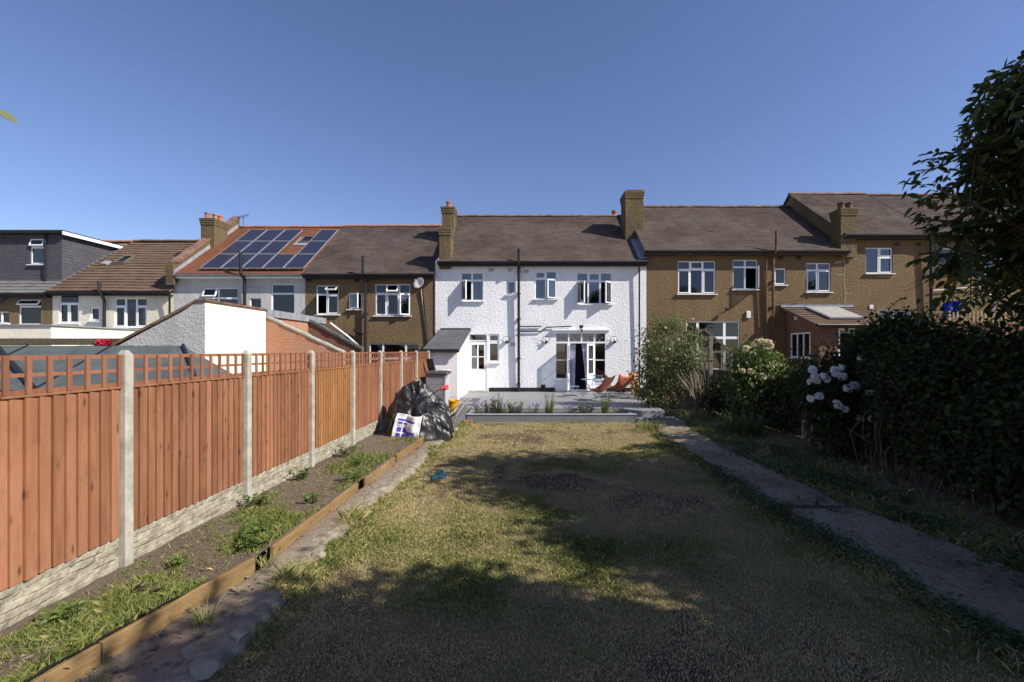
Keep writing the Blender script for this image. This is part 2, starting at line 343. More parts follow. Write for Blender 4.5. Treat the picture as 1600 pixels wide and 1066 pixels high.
# ------------------------------------------------------------------ houses
YE, YR = 21.6, 26.4
def rail(mb, x0, x1, z0, z1, y0, y1, w, mi=0):                 # picture-frame of four bars
    mb.box(x0, x0 + w, y0, y1, z0, z1, mi); mb.box(x1 - w, x1, y0, y1, z0, z1, mi)
    mb.box(x0 + w, x1 - w, y0, y1, z0, z0 + w, mi); mb.box(x0 + w, x1 - w, y0, y1, z1 - w, z1, mi)
def cols(us, t=.7, nt=()):
    """cells of a casement window: column edges us, top lights above t except in columns nt"""
    c = []
    for i in range(len(us) - 1):
        if i in nt: c.append((us[i], us[i + 1], 0, 1))
        else: c += [(us[i], us[i + 1], 0, t), (us[i], us[i + 1], t, 1)]
    return c
def window(par, r, cells, y=YH, opens={}, sash=(), sill=True, curtain=None, glass='glass', w=.042, Yp=None, name='window', frame='upvc', lead=False):
    Yp = Yp or y; x0, x1, z0, z1 = fx(r[0], Yp), fx(r[1], Yp), fz(r[3], Yp), fz(r[2], Yp)
    fr, gl = MB(), MB(); ww, hh = x1 - x0, z1 - z0; ya, yb = y + .05, y + .11
    subs = []
    for i, (u0, u1, v0, v1) in enumerate(cells):
        a, b, c, d = x0 + u0 * ww, x0 + u1 * ww, z0 + v0 * hh, z0 + v1 * hh
        rail(fr, a, b, c, d, ya, yb, w)
        if i in opens:
            side, ang = opens[i]; sm = MB(); a2, b2, c2, d2 = a + w * .6, b - w * .6, c + w * .6, d - w * .6; sw, sh = b2 - a2, d2 - c2
            if side == 'L': T = Matrix.Translation((a2, y + .03, c2)) @ Matrix.Rotation(-math.radians(ang), 4, 'Z'); X0, X1, Z0, Z1 = 0, sw, 0, sh
            elif side == 'R': T = Matrix.Translation((b2, y + .03, c2)) @ Matrix.Rotation(math.radians(ang), 4, 'Z'); X0, X1, Z0, Z1 = -sw, 0, 0, sh
            else: T = Matrix.Translation((a2, y + .03, d2)) @ Matrix.Rotation(-math.radians(ang), 4, 'X'); X0, X1, Z0, Z1 = 0, sw, -sh, 0
            q = .05
            for bx in ((X0, X0 + q, Z0, Z1), (X1 - q, X1, Z0, Z1), (X0 + q, X1 - q, Z0, Z0 + q), (X0 + q, X1 - q, Z1 - q, Z1)):
                sm.box(bx[0], bx[1], -.025, .025, bx[2], bx[3], 0, T)
            sm.box(X0 + q, X1 - q, -.004, .004, Z0 + q, Z1 - q, 1, T)
            subs.append(('sash', sm, [M[frame], M['glass_clear']]))
        else:
            k = w
            if i in sash: rail(fr, a + w * .7, b - w * .7, c + w * .7, d - w * .7, y + .035, y + .049, .045); k = w * .7 + .045
            gl.box(a + k - .01, b - k + .01, y + .075, y + .085, c + k - .01, d - k + .01)
            if lead and v0 > .5:
                for s in (-1, 1):
                    m = (a + b) / 2; fr.tube([(a + k, y + .07, d - k), (m, y + .07, c + k), (b - k, y + .07, d - k)] if s > 0 else [(a + k, y + .07, c + k), (m, y + .07, d - k), (b - k, y + .07, c + k)], .008, 4)
    f = fr.build(name, M[frame], par)
    if gl.v: gl.build('pane', M[glass], f)
    for n, sm, mm in subs: sm.build(n, mm, f)
    if sill:
        s = MB(); s.prism([(y - .11, z0 - .06), (y + .05, z0 - .06), (y + .05, z0 - .004), (y - .11, z0 - .025)], 0, x0 - .07, x1 + .07)
        s.build('sill', M[frame] if sill is True else M[sill], f)
    if curtain:
        for (u0, u1, v0, cm) in curtain:
            g = MB(); n = max(8, int((u1 - u0) * ww * 40)); pts = []
            for j in range(2):
                for i in range(n + 1):
                    t = i / n; pts.append((x0 + ww * (u0 + (u1 - u0) * t), y + .22 + .025 * math.sin(i * 1.35), z0 + hh * (v0 if j == 0 else 1)))
            g.grid(pts, n, 1).build('curtain', M[cm], f, smooth=True)
    return (x0, x1, z0, z1)
def facade(mb, x0, x1, z0, z1, y, holes, rev=.14):
    xs = sorted({x0, x1, *[h[0] for h in holes], *[h[1] for h in holes]}); zs = sorted({z0, z1, *[h[2] for h in holes], *[h[3] for h in holes]})
    for i in range(len(xs) - 1):
        for j in range(len(zs) - 1):
            cx, cz = (xs[i] + xs[i + 1]) / 2, (zs[j] + zs[j + 1]) / 2
            if not any(h[0] < cx < h[1] and h[2] < cz < h[3] for h in holes):
                mb.quad((xs[i], y, zs[j]), (xs[i + 1], y, zs[j]), (xs[i + 1], y, zs[j + 1]), (xs[i], y, zs[j + 1]))
    for a, b, c, d in holes:
        r = y + rev
        mb.quad((a, y, c), (a, r, c), (a, r, d), (a, y, d)); mb.quad((b, y, c), (b, y, d), (b, r, d), (b, r, c))
        mb.quad((a, y, c), (b, y, c), (b, r, c), (a, r, c)); mb.quad((a, y, d), (a, r, d), (b, r, d), (b, y, d))
def roof_slope(mb, x0, x1, ye, ze, yr, zr, gauge=.105, lift=.016, segs=14, wav=.012, seed=0, back=True):
    L = math.hypot(yr - ye, zr - ze); n = int(L / gauge); dy, dz = (yr - ye) / L, (zr - ze) / L; ny, nz = -dz, dy
    rows = []
    for i in range(n + 1):
        a, b = [], []
        for j in range(segs + 1):
            x = x0 + (x1 - x0) * j / segs; t = min(L, i * gauge)
            sag = wav * (float(fbm(x * .6 + seed, t * .5, seed)) - .5) * 4 - wav * 1.5 * math.sin(math.pi * j / segs) * math.sin(math.pi * t / L)
            for lst, o in ((a, sag + lift * R.uniform(.8, 1.3)), (b, sag)):
                lst.append((x, ye + dy * t + ny * o, ze + dz * t + nz * o))
        rows.append((a, b))
    for i in range(n):
        lo, hi = rows[i][0], rows[i + 1][1]
        mb.grid(lo + hi, segs, 1)                     # tile course
        mb.grid(rows[i + 1][1] + rows[i + 1][0], segs, 1) if i < n - 1 else None
    o = -.06                                           # underside and verges
    a = [(x, ye + ny * o, ze + nz * o) for x in (x0, x1)] + [(x, yr + ny * o, zr + nz * o) for x in (x1, x0)]
    mb.quad(*a[::-1])
    for x, s in ((x0, 0), (x1, 1)):
        q = [(x, ye + ny * o, ze + nz * o), (x, yr + ny * o, zr + nz * o), (x, yr + ny * .02, zr + nz * .02), (x, ye + ny * .02, ze + nz * .02)]
        mb.quad(*(q if s else q[::-1]))
    mb.quad((x0, ye + ny * o, ze + nz * o), (x1, ye + ny * o, ze + nz * o), (x1, ye + ny * .02, ze + nz * .02), (x0, ye + ny * .02, ze + nz * .02))
    if back: mb.quad((x0, yr, zr), (x1, yr, zr), (x1, 2 * yr - ye, ze), (x0, 2 * yr - ye, ze))
def ridge(mb, x0, x1, y, z, r=.11, seg=.42):
    n = max(1, int((x1 - x0) / seg)); l = (x1 - x0) / n
    for i in range(n):
        h = R.uniform(-.012, .012); v = []
        for e in (0, 1):
            for k in range(7):
                a = math.pi * k / 6; v.append((x0 + l * (i + e) - (.012 if e else 0), y - r * math.cos(a), z - .05 + h + (r + .004 * e) * math.sin(a)))
        mb.add(v, [(k, k + 1, 8 + k, 7 + k) for k in range(6)] + [tuple(range(6, -1, -1)), tuple(range(7, 14))])
def chimney(par, px0, px1, pyt, pyb, Y, dep, pots, cap=2, pr=.13, ph=.35, pot='terracotta', name='chimney', mat='stack_dash', captop=None):
    x0, x1, zt, zb = fx(px0, Y), fx(px1, Y), fz(pyt, Y), fz(pyb, Y); mb = MB(); o = .06
    mb.box(x0 + o, x1 - o, Y, Y + dep, zb, zt - .36)
    for i in range(cap):
        e = (0, .03, .06)[i + 3 - cap] if cap <= 3 else 0; h = .36 / cap
        mb.bbox(x0 + .03 - e * .5, x1 - .03 + e * .5, Y - .03 - e * .5, Y + dep + .03 + e * .5, zt - .36 + h * i, zt - .36 + h * (i + 1) + (.003 if i < cap - 1 else 0), .012)
    if captop: mb.prism([(x0 + .02, zt + .001), (x1 - .02, zt + .001), (x1 - .14, zt + .08), (x0 + .14, zt + .08)], 1, Y, Y + dep, 1)
    c = mb.build(name, [M[mat], M[captop] if captop else M[mat]], par)
    for i, (px, yo) in enumerate(pots):
        p = MB(); p.lathe([(pr, 0), (pr * .92, ph * .5), (pr * .85, ph * .8), (pr * 1.08, ph * .82), (pr * 1.08, ph), (pr * .75, ph), (pr * .7, ph * .7)], (fx(px, Y), Y + yo, zt - .02), 14)
        p.build('chimney_pot', M[pot], c, smooth=False)
    return c
def pipe(par, pts, r=.05, m='black_pipe', name='soil_pipe', joints=(), smooth=True):
    mb = MB(); mb.tube(pts, r, 10, 0)
    for j in joints: mb.tube([(j[0], j[1], j[2] - .05), (j[0], j[1], j[2] + .05)], r * 1.3, 10); mb.box(j[0] - .09, j[0] + .09, j[1], YH, j[2] - .02, j[2] + .02)
    return mb.build(name, M[m], par)
def house(label, px0, px1, eave, ridgepy, wm, rm, wins, base=-.5, ye=YE, yr=YR, ov=(0, 0), gauge=.105, lift=.016, ridge_m='terracotta', gut='black_pipe', solid=True, name='terraced_house', rx=None, holes=[], floor1=None, glass='glass_dark', fascia='black_paint', y=YH):
    x0, x1 = fx(px0) + .004, fx(px1) - .004
    h = thing(name, label, 'house', ((x0 + x1) / 2, y, 0))
    ze, zr = fz(eave, ye), fz(ridgepy, yr)
    hs = [(fx(a, yy), fx(b, yy), fz(d, yy), fz(c, yy)) for (a, b, c, d), yy in [(w['r'], w.get('Yp', y)) for w in wins]] + holes
    zw = ze + .12; mb = MB(); facade(mb, x0, x1, base, zw, y, hs)
    pent = [(y, base), (2 * yr - y, base), (2 * yr - y, zw), (yr, zr - .12), (y, zw)]
    mb.add([(x0, *p) for p in pent], [(0, 4, 3, 2, 1)]); mb.add([(x1, *p) for p in pent], [(0, 1, 2, 3, 4)])
    mb.quad((x0, 2 * yr - y, base), (x0, 2 * yr - y, zw), (x1, 2 * yr - y, zw), (x1, 2 * yr - y, base))
    mb.build('wall', M[wm], h)
    it = MB(); fl = floor1 if floor1 is not None else ze - 2.75
    it.quad((x0 + .05, y + 3.2, base), (x1 - .05, y + 3.2, base), (x1 - .05, y + 3.2, ze - .02), (x0 + .05, y + 3.2, ze - .02))
    it.box(x0 + .05, x1 - .05, y + .2, y + 3.19, fl - .25, fl); it.box(x0 + .05, x1 - .05, y + .2, y + 3.19, ze - .1, ze - .05)
    n = 3
    for i in range(1, n): xx = x0 + (x1 - x0) * i / n; it.box(xx - .05, xx + .05, y + .25, y + 3.19, fl + .01, ze - .11)
    it.build('inside_walls', M['room'], h)
    rf = MB(); r0, r1 = (rx or (x0 + ov[0], x1 + ov[1])); roof_slope(rf, r0, r1, ye, ze, yr, zr, gauge, lift, 18, seed=int(px0) & 255)
    ro = rf.build('roof', M[rm], h)
    rg = MB(); ridge(rg, r0 + .02, r1 - .02, yr, zr + .03); rg.build('ridge_tiles', M[ridge_m], ro)
    g = MB(); gz = ze - .07                                   # half-round gutter on a fascia board
    n = 9; pro = [(ye - .03 + .065 * math.cos(math.pi + math.pi * k / (n - 1)), gz + .03 + .075 * math.sin(math.pi + math.pi * k / (n - 1))) for k in range(n)]
    pr2 = [(a + (ye - .03 - a) * .14, b + .012) for a, b in pro][::-1]
    g.prism(pro + pr2, 0, r0 - .02, r1 + .02); g.build('gutter', M[gut], h)
    fb = MB(); fb.box(r0, r1, ye + .04, ye + .07, ze - .2, ze - .035); fb.box(r0 + .01, r1 - .01, ye + .071, y + .02, ze - .19, ze - .16); fb.build('fascia', M[fascia], h)
    for w in wins:
        w.setdefault('glass', glass)
        kw = {k: v for k, v in w.items() if k not in ('r', 'c')}
        window(h, w['r'], w['c'], y=y, **kw)
    return h, (x0, x1, ze, zr)
def airbrick(par, px, py, m, y=YH, w=.22, h=.14):
    mb = MB(); x, z = fx(px), fz(py)
    for i in range(4): mb.box(x - w / 2, x + w / 2, y - .012, y + .001, z - h / 2 + i * h / 4 + .006, z - h / 2 + (i + 1) * h / 4 - .006)
    mb.box(x - w / 2 - .012, x + w / 2 + .012, y - .006, y + .001, z - h / 2 - .012, z + h / 2 + .012); return mb.build('air_brick', M[m], par)
def on_roof(x, t, ye, ze, yr, zr, o=0.0):
    L = math.hypot(yr - ye, zr - ze); dy, dz = (yr - ye) / L, (zr - ze) / L
    return Vector((x, ye + dy * t - dz * o, ze + dz * t + dy * o))
def roof_frame(x, t, s, o=.03):                                    # matrix: local x along eaves, y up the slope, z off the roof
    ye, ze, yr, zr = YE, s[2], YR, s[3]; a = math.atan2(zr - ze, yr - ye)
    return Matrix.Translation(on_roof(x, t, ye, ze, yr, zr, o)) @ Matrix.Rotation(a, 4, 'X')
def rooflight(par, x, t, s, w, h, frame='lead', pane='glass', flash=True):
    T = roof_frame(x, t, s, .02); mb = MB()
    for b in ((0, w, 0, .09), (0, w, h - .09, h), (0, .09, .09, h - .09), (w - .09, w, .09, h - .09)): mb.box(b[0], b[1], b[2], b[3], 0, .09, 0, T)
    e = .15 if flash else .04; mb.box(-e, w + e, -2 * e, -.003, 0, .03, 1, T); mb.box(-e, -.003, 0, h, 0, .03, 1, T); mb.box(w + .003, w + e, 0, h, 0, .03, 1, T)
    mb.box(.09, w - .09, .09, h - .09, .05, .06, 2, T)
    return mb.build('rooflight', [M[frame], M['lead' if flash else 'bark'], M[pane]], par)

# --- A: far-left house with dark dormer
hA, sA = house('far-left house with a big slate-hung flat-roofed dormer on its roof', -130, 82, 458, 378, 'brown_dash', 'grey_tile',
    [dict(r=(29, 64, 468, 507), c=[(0, 1, 0, .72), (0, 1, .72, 1)], opens={1: ('T', 35)}), dict(r=(-12, 14, 487, 505), c=[(0, .5, 0, 1), (.5, 1, 0, 1)])], gauge=.3, lift=.03, ov=(0, -.02))
dm = MB(); yd = YE + 1.0; xa, xb = -30, fx(97, yd); zb, zt = fz(439, yd), fz(366, yd)
hw = (fx(47, yd), fx(70, yd), fz(413, yd), fz(373, yd))
facade(dm, xa, xb, zb - .1, zt, yd, [hw]); dm.quad((xb, yd, zb - .6), (xb, 27.5, zb - .6), (xb, 27.5, zt), (xb, yd, zt))
d = dm.build('dormer', M['slate'], hA)
fd = MB(); fd.box(xa, xb + .22, yd - .25, 27.8, zt + .002, zt + .05); fd.box(xa, xb + .2, yd - .2, 27.8, zt + .052, zt + .16); fd.build('dormer_roof', M['black_paint'], d)
fd = MB(); fd.box(xb + .201, xb + .23, yd - .2, 27.8, zt - .06, zt + .1); fd.build('verge_trim', M['upvc'], d)
window(hA, (47, 70, 373, 413), [(0, 1, 0, .68), (0, 1, .68, 1)], y=yd, sash=(0,), opens={1: ('T', 18)}, name='dormer_window')
pipe(hA, [(fx(73, yd), yd - .08, zt), (fx(73, yd), yd - .08, zb)], .05, name='downpipe')
pipe(hA, [P(0, 474, 21.7), P(12, 463, 21.7), P(36, 460, 21.75)], .05, name='waste_pipe')

# --- B: cream house
hB, sB = house('cream rendered house with ribbed brown interlocking tile roof and two small rooflights', 82, 272, 455, 377, 'cream_render', 'roof_inter',
    [dict(r=(92, 123, 461, 505), c=[(0, .48, 0, .7), (.48, 1, 0, .7), (0, 1, .7, 1)], sash=(0, 1), curtain=[(0, .35, 0, 'curtain')]),
     dict(r=(141, 156, 480, 501), c=[(0, 1, 0, 1)], sash=(0,)),
     dict(r=(179, 229, 466, 511), c=[(0, .33, 0, .72), (0, .33, .72, 1), (.33, .67, 0, 1), (.67, 1, 0, .72), (.67, 1, .72, 1)], sash=(0, 3), curtain=[(0, 1, 0, 'curtain')])],
    gauge=.30, lift=.035, ridge_m='roof_inter')
pipe(hB, [P(155, 440, 21.5), P(155, 455, 21.45), P(160, 463, 21.6), P(163, 470, 21.75), P(163, 535, 21.75)], .065)
pipe(hB, [P(265, 456, 21.6), P(265, 500, 21.75)], .045, name='downpipe')
for px, py in ((168, 418),): pass
rooflight(hB, fx(186, 24.3), 2.9, sB, .6, .85, 'bark', 'glass_dark', False); 
v = MB(); T = roof_frame(fx(163, 24), 2.75, sB, .02); v.box(0, .3, 0, .35, 0, .09, 0, T); v.build('roof_vent', M['lead'], hB)
airbrick(hB, 154, 523, 'black_paint')

# --- C: white house with solar panels
hC, sC = house('white rendered house with orange tiled roof covered in solar panels', 272, 477, 428, 355, 'grey_render', 'roof_orange',
    [dict(r=(318, 372, 450, 492), c=[(0, .42, 0, .62), (0, .42, .62, 1), (.42, 1, 0, .62), (.42, 1, .62, 1)], opens={1: ('T', 25)}, curtain=[(.42, 1, 0, 'curtain')]),
     dict(r=(390, 408, 466, 494), c=[(0, 1, 0, 1)]),
     dict(r=(424, 460, 444, 491), c=[(0, 1, 0, .68), (0, 1, .68, 1)], curtain=[(0, .8, .0, 'curtain')])], gut='gutter_grey', fascia='smooth_white', rx=(fx(272) + .25, fx(477) - .01))
pipe(hC, [P(376, 394, 21.35), P(376, 428, 21.35), P(382, 436, 21.7), P(382, 492, 21.75)], .075)
airbrick(hC, 467, 439, 'grey_render'); airbrick(hC, 397, 444, 'grey_render')
pw = MB(); x0 = fx(272) - .12; x1 = fx(272) + .24
def para(t): return on_roof(0, t, YE, sC[2], YR, sC[3])
pt = [para(-.05), para(6.0)]; o = .5
pol = [(pt[0].y, pt[0].z - .5), (pt[1].y, pt[1].z - .5), (pt[1].y, pt[1].z + o), (pt[0].y + .25, pt[0].z + o + .05), (pt[0].y - .05, pt[0].z + o - .05)]
pw.prism(pol, 0, x0, x1, 0)
pc = [(pol[2][0], pol[2][1] + .003), (pol[3][0] - .02, pol[3][1] + .003), (pol[3][0] - .02, pol[3][1] + .09), (pol[2][0], pol[2][1] + .09)]
pw.prism(pc, 0, x0 - .05, x1 + .05, 1)
lf = [(pt[0].y, pt[0].z + .0), (pt[1].y, pt[1].z + .0), (pt[1].y, pt[1].z + .2), (pt[0].y, pt[0].z + .2)]; pw.prism(lf, 0, x1 + .001, x1 + .02, 2)
pw.build('parapet', [M['stack_dash'], M['ridge_dull'], M['lead']], hC)
chimney(hC, 312, 336.5, 341, 400, 24.0, 1.05, [(320, .2), (326, .5), (328, .8)], 3, .13, .36)
rooflight(hC, -12.35, 3.55, sC, .8, .8, 'bark', 'glass_dirty')
pan = thing('solar_panel', 'x', 'solar panel', (0, 0, 0), 0, 'solar panels on the orange roof')
fm, cl = MB(), MB(); pwid, phei = .965, 1.60
for b in ((0, pwid, 0, .035), (0, pwid, phei - .035, phei), (0, .035, .035, phei - .035), (pwid - .035, pwid, .035, phei - .035)): fm.box(b[0], b[1], b[2], b[3], .06, .11)
fm.box(.2, .25, .04, phei - .04, 0, .06); fm.box(pwid - .25, pwid - .2, .04, phei - .04, 0, .06)
cl.box(.03, pwid - .03, .03, phei - .03, .075, .1)
fm.build('panel_frame', M['alu'], pan, local=True); cl.build('cells', M['pane_solar'], pan, local=True)
rown = ['bottom row', 'middle row', 'top row']; coln = ['first', 'second', 'third', 'fourth', 'fifth']
first = True
for r_ in range(3):
    for c_ in range(5):
        if r_ > 0 and c_ == 3: continue
        T = roof_frame(-15.62 + .985 * c_, .28 + 1.63 * r_, sC, .05)
        lab = 'dark blue solar panel, %s from the left in the %s on the orange roof' % (coln[c_], rown[r_])
        if r_ > 0 and c_ == 4: lab = 'dark blue solar panel right of the orange roof\'s rooflight, in the %s' % rown[r_]
        o_ = pan if first else dup(pan, (0, 0, 0)); first = False; o_.location = T.to_translation(); o_.rotation_euler = T.to_euler(); o_['label'] = lab
ae = thing('aerial', 'small spiky television aerial on the ridge beside the three-pot chimney', 'aerial', P(380, 357, 26.2)); a = MB(); p0 = P(380, 357, 26.2)
a.tube([p0, p0 + Vector((0, 0, .75))], .015, 6); a.tube([p0 + Vector((-.3, 0, .6)), p0 + Vector((.3, 0, .75))], .012, 6)
for i in range(6): q = p0 + Vector((-.3 + .12 * i, 0, .6 + .03 * i)); a.tube([q + Vector((0, -.1, -.16)), q + Vector((0, .1, .16))], .009, 5)
a.build('mast', M['black_paint'], ae)

# --- D: brown house
hD, sD = house('brown pebbledashed house left of the white house with satellite dish and open windows', 477, 680, 428, 353.5, 'brown_dash', 'roof_old',
    [dict(r=(494, 529, 446, 491), c=cols((0, .48, 1), .68), opens={0: ('L', 62), 3: ('T', 55)}, sash=(2,)),
     dict(r=(545, 565, 458, 483), c=[(0, 1, 0, 1)], opens={0: ('L', 28)}),
     dict(r=(586, 641, 444, 493), c=cols((0, .33, .68, 1), .7), opens={3: ('T', 30), 4: ('R', 32)}, sash=(0, 2)),
     dict(r=(577, 655, 537, 610), c=cols((0, .27, .73, 1), .68), curtain=[(0, .2, 0, 'curtain')])], rx=(fx(477) + .01, fx(680) - .01))
pipe(hD, [P(567, 400, 21.4), P(567, 428, 21.4), P(571, 434, 21.72), P(571, 560, 21.75)], .065, joints=[(fx(571, 21.75), 21.75, fz(440)), (fx(571, 21.75), 21.75, fz(490))])
pipe(hD, [P(678, 430, 21.6), P(678, 545, 21.75)], .05, name='downpipe'); pipe(hD, [P(552, 515, 21.75), P(567, 522, 21.75)], .05, name='waste_pipe')
pipe(hD, [P(658, 452, 21.8), P(662, 490, 21.85), P(669, 535, 21.85)], .012, 'pale_plastic', name='cable')
for px in (483, 558): airbrick(hD, px, 438, 'black_paint')
sd = thing('satellite_dish', 'round pale satellite dish on the brown pebbledashed wall', 'satellite dish', P(655, 443, 21.6)); c0 = P(655, 443, 21.55)
T = Matrix.Translation(c0) @ Matrix.Rotation(math.radians(-22), 4, 'Z') @ Matrix.Rotation(math.radians(72), 4, 'X'); b = MB()
pr = [(.02, .0), (.12, .012), (.2, .035), (.27, .065), (.275, .06), (.2, .02), (.1, -.01), (.02, -.015)]
tmp = MB(); tmp.lathe(pr, n=20); b.add(tmp.v, tmp.f, 0, T); b.build('reflector', M['dish'], sd, smooth=True)
b = MB(); b.tube([T @ Vector((0, -.27, .05)), T @ Vector((0, -.2, .3)), T @ Vector((0, -.02, .36))], .014, 6); b.tube([T @ Vector((0, -.05, .33)), T @ Vector((0, .04, .38))], .035, 8); b.build('feed_arm', M['gutter_grey'], sd)
b = MB(); b.tube([c0 + Vector((.03, .03, -.02)), P(657, 449, 21.88)], .022, 6); b.build('bracket', M['gutter_grey'], sd)

# --- E: white house
LT = [(0, .25, 0, .8)]
E = dict(
 w1=dict(r=(720, 755, 426, 470), c=cols((0, .5, 1), .72), opens={0: ('L', 55)}, sash=(), curtain=[(.55, 1, 0, 'curtain_lilac')]),
 w2=dict(r=(792, 806, 439, 460), c=[(0, 1, 0, 1)], sash=(0,)),
 w3=dict(r=(836, 870, 424, 467), c=cols((0, .5, 1), .72), opens={2: ('R', 24)}, sash=(1,)),
 w4=dict(r=(901, 956, 426, 475), c=cols((0, .33, .67, 1), .72), opens={0: ('L', 52), 4: ('R', 48)}, sash=(3,)))
zp = .35; zdt = fz(534); hE, sE = house('white painted roughcast house with black pipes and open french doors', 680, 1010, 408.5, 338, 'white_render', 'roof_old_warm', list(E.values()), ridge_m='ridge_dull',
    holes=[(fx(732), fx(761), zp + .05, fz(522)), (fx(763), fx(780), fz(566), fz(522)), (fx(867), fx(947.5), zp + .04, fz(519.5))], rx=(fx(686), fx(1010) - .01), floor1=3.3, glass='glass')
window(hE, (732, 761, 522, 533), [(0, 1, 0, 1)], sill=False); window(hE, (763, 780, 522, 534.5), [(0, 1, 0, 1)], sash=(0,), sill=False); window(hE, (763, 780, 534.6, 566), [(0, 1, 0, 1)], sash=(0,))
def leaf(par, T, w, h, spec, name, mats=('upvc', 'glass_clear'), bottom=.0, handle=None):
    mb = MB(); q = .085; mb.box(0, q, -.025, .025, 0, h, 0, T); mb.box(w - q, w, -.025, .025, 0, h, 0, T); mb.box(q, w - q, -.025, .025, h - q, h, 0, T); mb.box(q, w - q, -.025, .025, 0, max(.14, bottom), 0, T)
    z0, z1 = max(.14, bottom), h - q; nx, nz = spec
    for i in range(1, nx): xx = q + (w - 2 * q) * i / nx; mb.box(xx - .03, xx + .03, -.022, .022, z0, z1, 0, T)
    for j in range(1, nz):
        zz = z0 + (z1 - z0) * j / nz
        for i in range(nx): mb.box(q + (w - 2 * q) * i / nx + (.03 if i else 0), q + (w - 2 * q) * (i + 1) / nx - (.03 if i < nx - 1 else 0), -.02, .02, zz - .02, zz + .02, 0, T)
    mb.box(q, w - q, -.004, .004, z0, z1, 1, T)
    if bottom > .3: mb.bbox(q + .06, w - q - .06, -.034, -.02, .16, bottom - .1, .01, 0, T)
    d_ = mb.build(name, [M[mats[0]], M[mats[1]]], par)
    if handle is not None:
        hb = MB(); hb.box(handle - .02, handle + .02, -.035, -.026, .95, 1.15, 0, T); hb.box(handle - .015, handle + .09, -.07, -.05, 1.05, 1.07, 0, T); hb.build('handle', M['alu'], d_)
    return d_
bd = MB(); rail(bd, fx(732), fx(761), zp + .02, zdt, YH + .03, YH + .11, .05); fr_ = bd.build('door_frame', M['upvc'], hE)
leaf(hE, Matrix.Translation((fx(732) + .055, YH + .06, zp + .08)), fx(761) - fx(732) - .11, zdt - zp - .14, (2, 2), 'back_door', ('upvc', 'glass'), bottom=1.0, handle=.74)
st = MB(); st.bbox(fx(730), fx(764), YH - .35, YH - .02, zp + .001, zp + .09, .01); st.build('doorstep', M['concrete'], hE)
# french windows
x0, x1 = fx(867), fx(947.5); zt = fz(519.5); ztl = fz(534); xm0, xm1 = fx(889), fx(928.5)
ff = MB(); rail(ff, x0, x1, zp + .04, zt, YH + .0, YH + .10, .06)
ff.box(x0 + .06, x1 - .06, YH, YH + .1, ztl - .08, ztl); ff.box(xm0 - .05, xm0 + .03, YH, YH + .1, zp + .1, ztl - .08); ff.box(xm1 - .03, xm1 + .05, YH, YH + .1, zp + .1, ztl - .08)
for a, b in ((x0 + .06, xm0 - .05), (xm1 + .05, x1 - .06)):
    ff.box(a, b, YH, YH + .1, zp + .1, fz(592)); ff.box(a, b, YH - .06, YH - .001, fz(594), fz(591))
    ff.box(a, b, YH + .02, YH + .07, fz(563.5), fz(562))
for xx in (xm0 - .01, (xm0 + xm1) / 2, xm1 + .01): ff.box(xx - .035, xx + .035, YH, YH + .1, ztl + .0, zt - .06)
ffo = ff.build('french_window', M['upvc'], hE)
g = MB(); g.box(x0 + .05, xm0 - .04, YH + .04, YH + .05, fz(592), ztl - .07); g.box(xm1 + .04, x1 - .05, YH + .04, YH + .05, fz(592), ztl - .07); g.box(x0 + .05, x1 - .05, YH + .06, YH + .065, ztl - .01, zt - .05); g.build('pane', M['glass'], ffo)
ld = MB()
for a, b in ((x0 + .06, xm0 - .04), (xm0 + .03, (xm0 + xm1) / 2 - .035), ((xm0 + xm1) / 2 + .035, xm1 - .03), (xm1 + .04, x1 - .06)):
    m = (a + b) / 2; c, d_ = ztl + .01, zt - .07; h_ = (d_ - c)
    for pts in ([(a, c), (m, d_), (b, c)], [(a, d_), (m, c), (b, d_)], [(m - .09, c + h_ / 2), (m, d_ - .03), (m + .09, c + h_ / 2), (m, c + .03), (m - .09, c + h_ / 2)], [(a, c + h_ / 2), (b, c + h_ / 2)]):
        ld.tube([(p[0], YH + .05, p[1]) for p in pts], .009, 4)
ld.build('leaded_lights', M['lead'], ffo)
hd = MB(); hd.prism([(YH - .16, zt + .09), (YH + .001, zt + .02), (YH + .001, zt + .17), (YH - .16, zt + .14)], 0, x0 - .12, x1 + .12); hd.build('hood', M['smooth_white'], hE)
dw = (xm1 - xm0) / 2 - .03
leaf(hE, Matrix.Translation((xm0 + .02, YH - .03, zp + .1)) @ Matrix.Rotation(math.radians(-104), 4, 'Z'), dw, ztl - zp - .2, (1, 2), 'french_door', bottom=.78, handle=.5)
leaf(hE, Matrix.Translation((xm1 - .02, YH - .03, zp + .1)) @ Matrix.Rotation(math.radians(48), 4, 'Z') @ Matrix.Rotation(math.pi, 4, 'Z'), dw, ztl - zp - .2, (1, 2), 'french_door', bottom=.78, handle=.5)
for (a, b, a2, b2, n, yo) in ((890, 900, 891, 898.5, 10, .0), (909, 924, 917, 926, 12, -.12)):
    pts = []
    for j in range(9):
        t = j / 8
        for i in range(n * 2 + 1):
            u = i / (n * 2); px = (a + (b - a) * u) * (1 - t) + (a2 + (b2 - a2) * u) * t
            pts.append((fx(px), YH + .18 + yo * math.sin(math.pi * t) + .03 * math.sin(i * 1.5 + t), ztl - .1 - t * (ztl - zp - .22)))
    MB().grid(pts, n * 2, 8).build('curtain', M['curtain_lilac'], ffo, smooth=True)
for a, b in ((fx(680) + .01, fx(730) - .01), (fx(764) + .01, x0 - .01), (x1 + .01, fx(1010) - .01)): MB().box(a, b, YH - .035, YH + .001, -.2, zp + .19).build('plinth', M['black_paint'], hE)
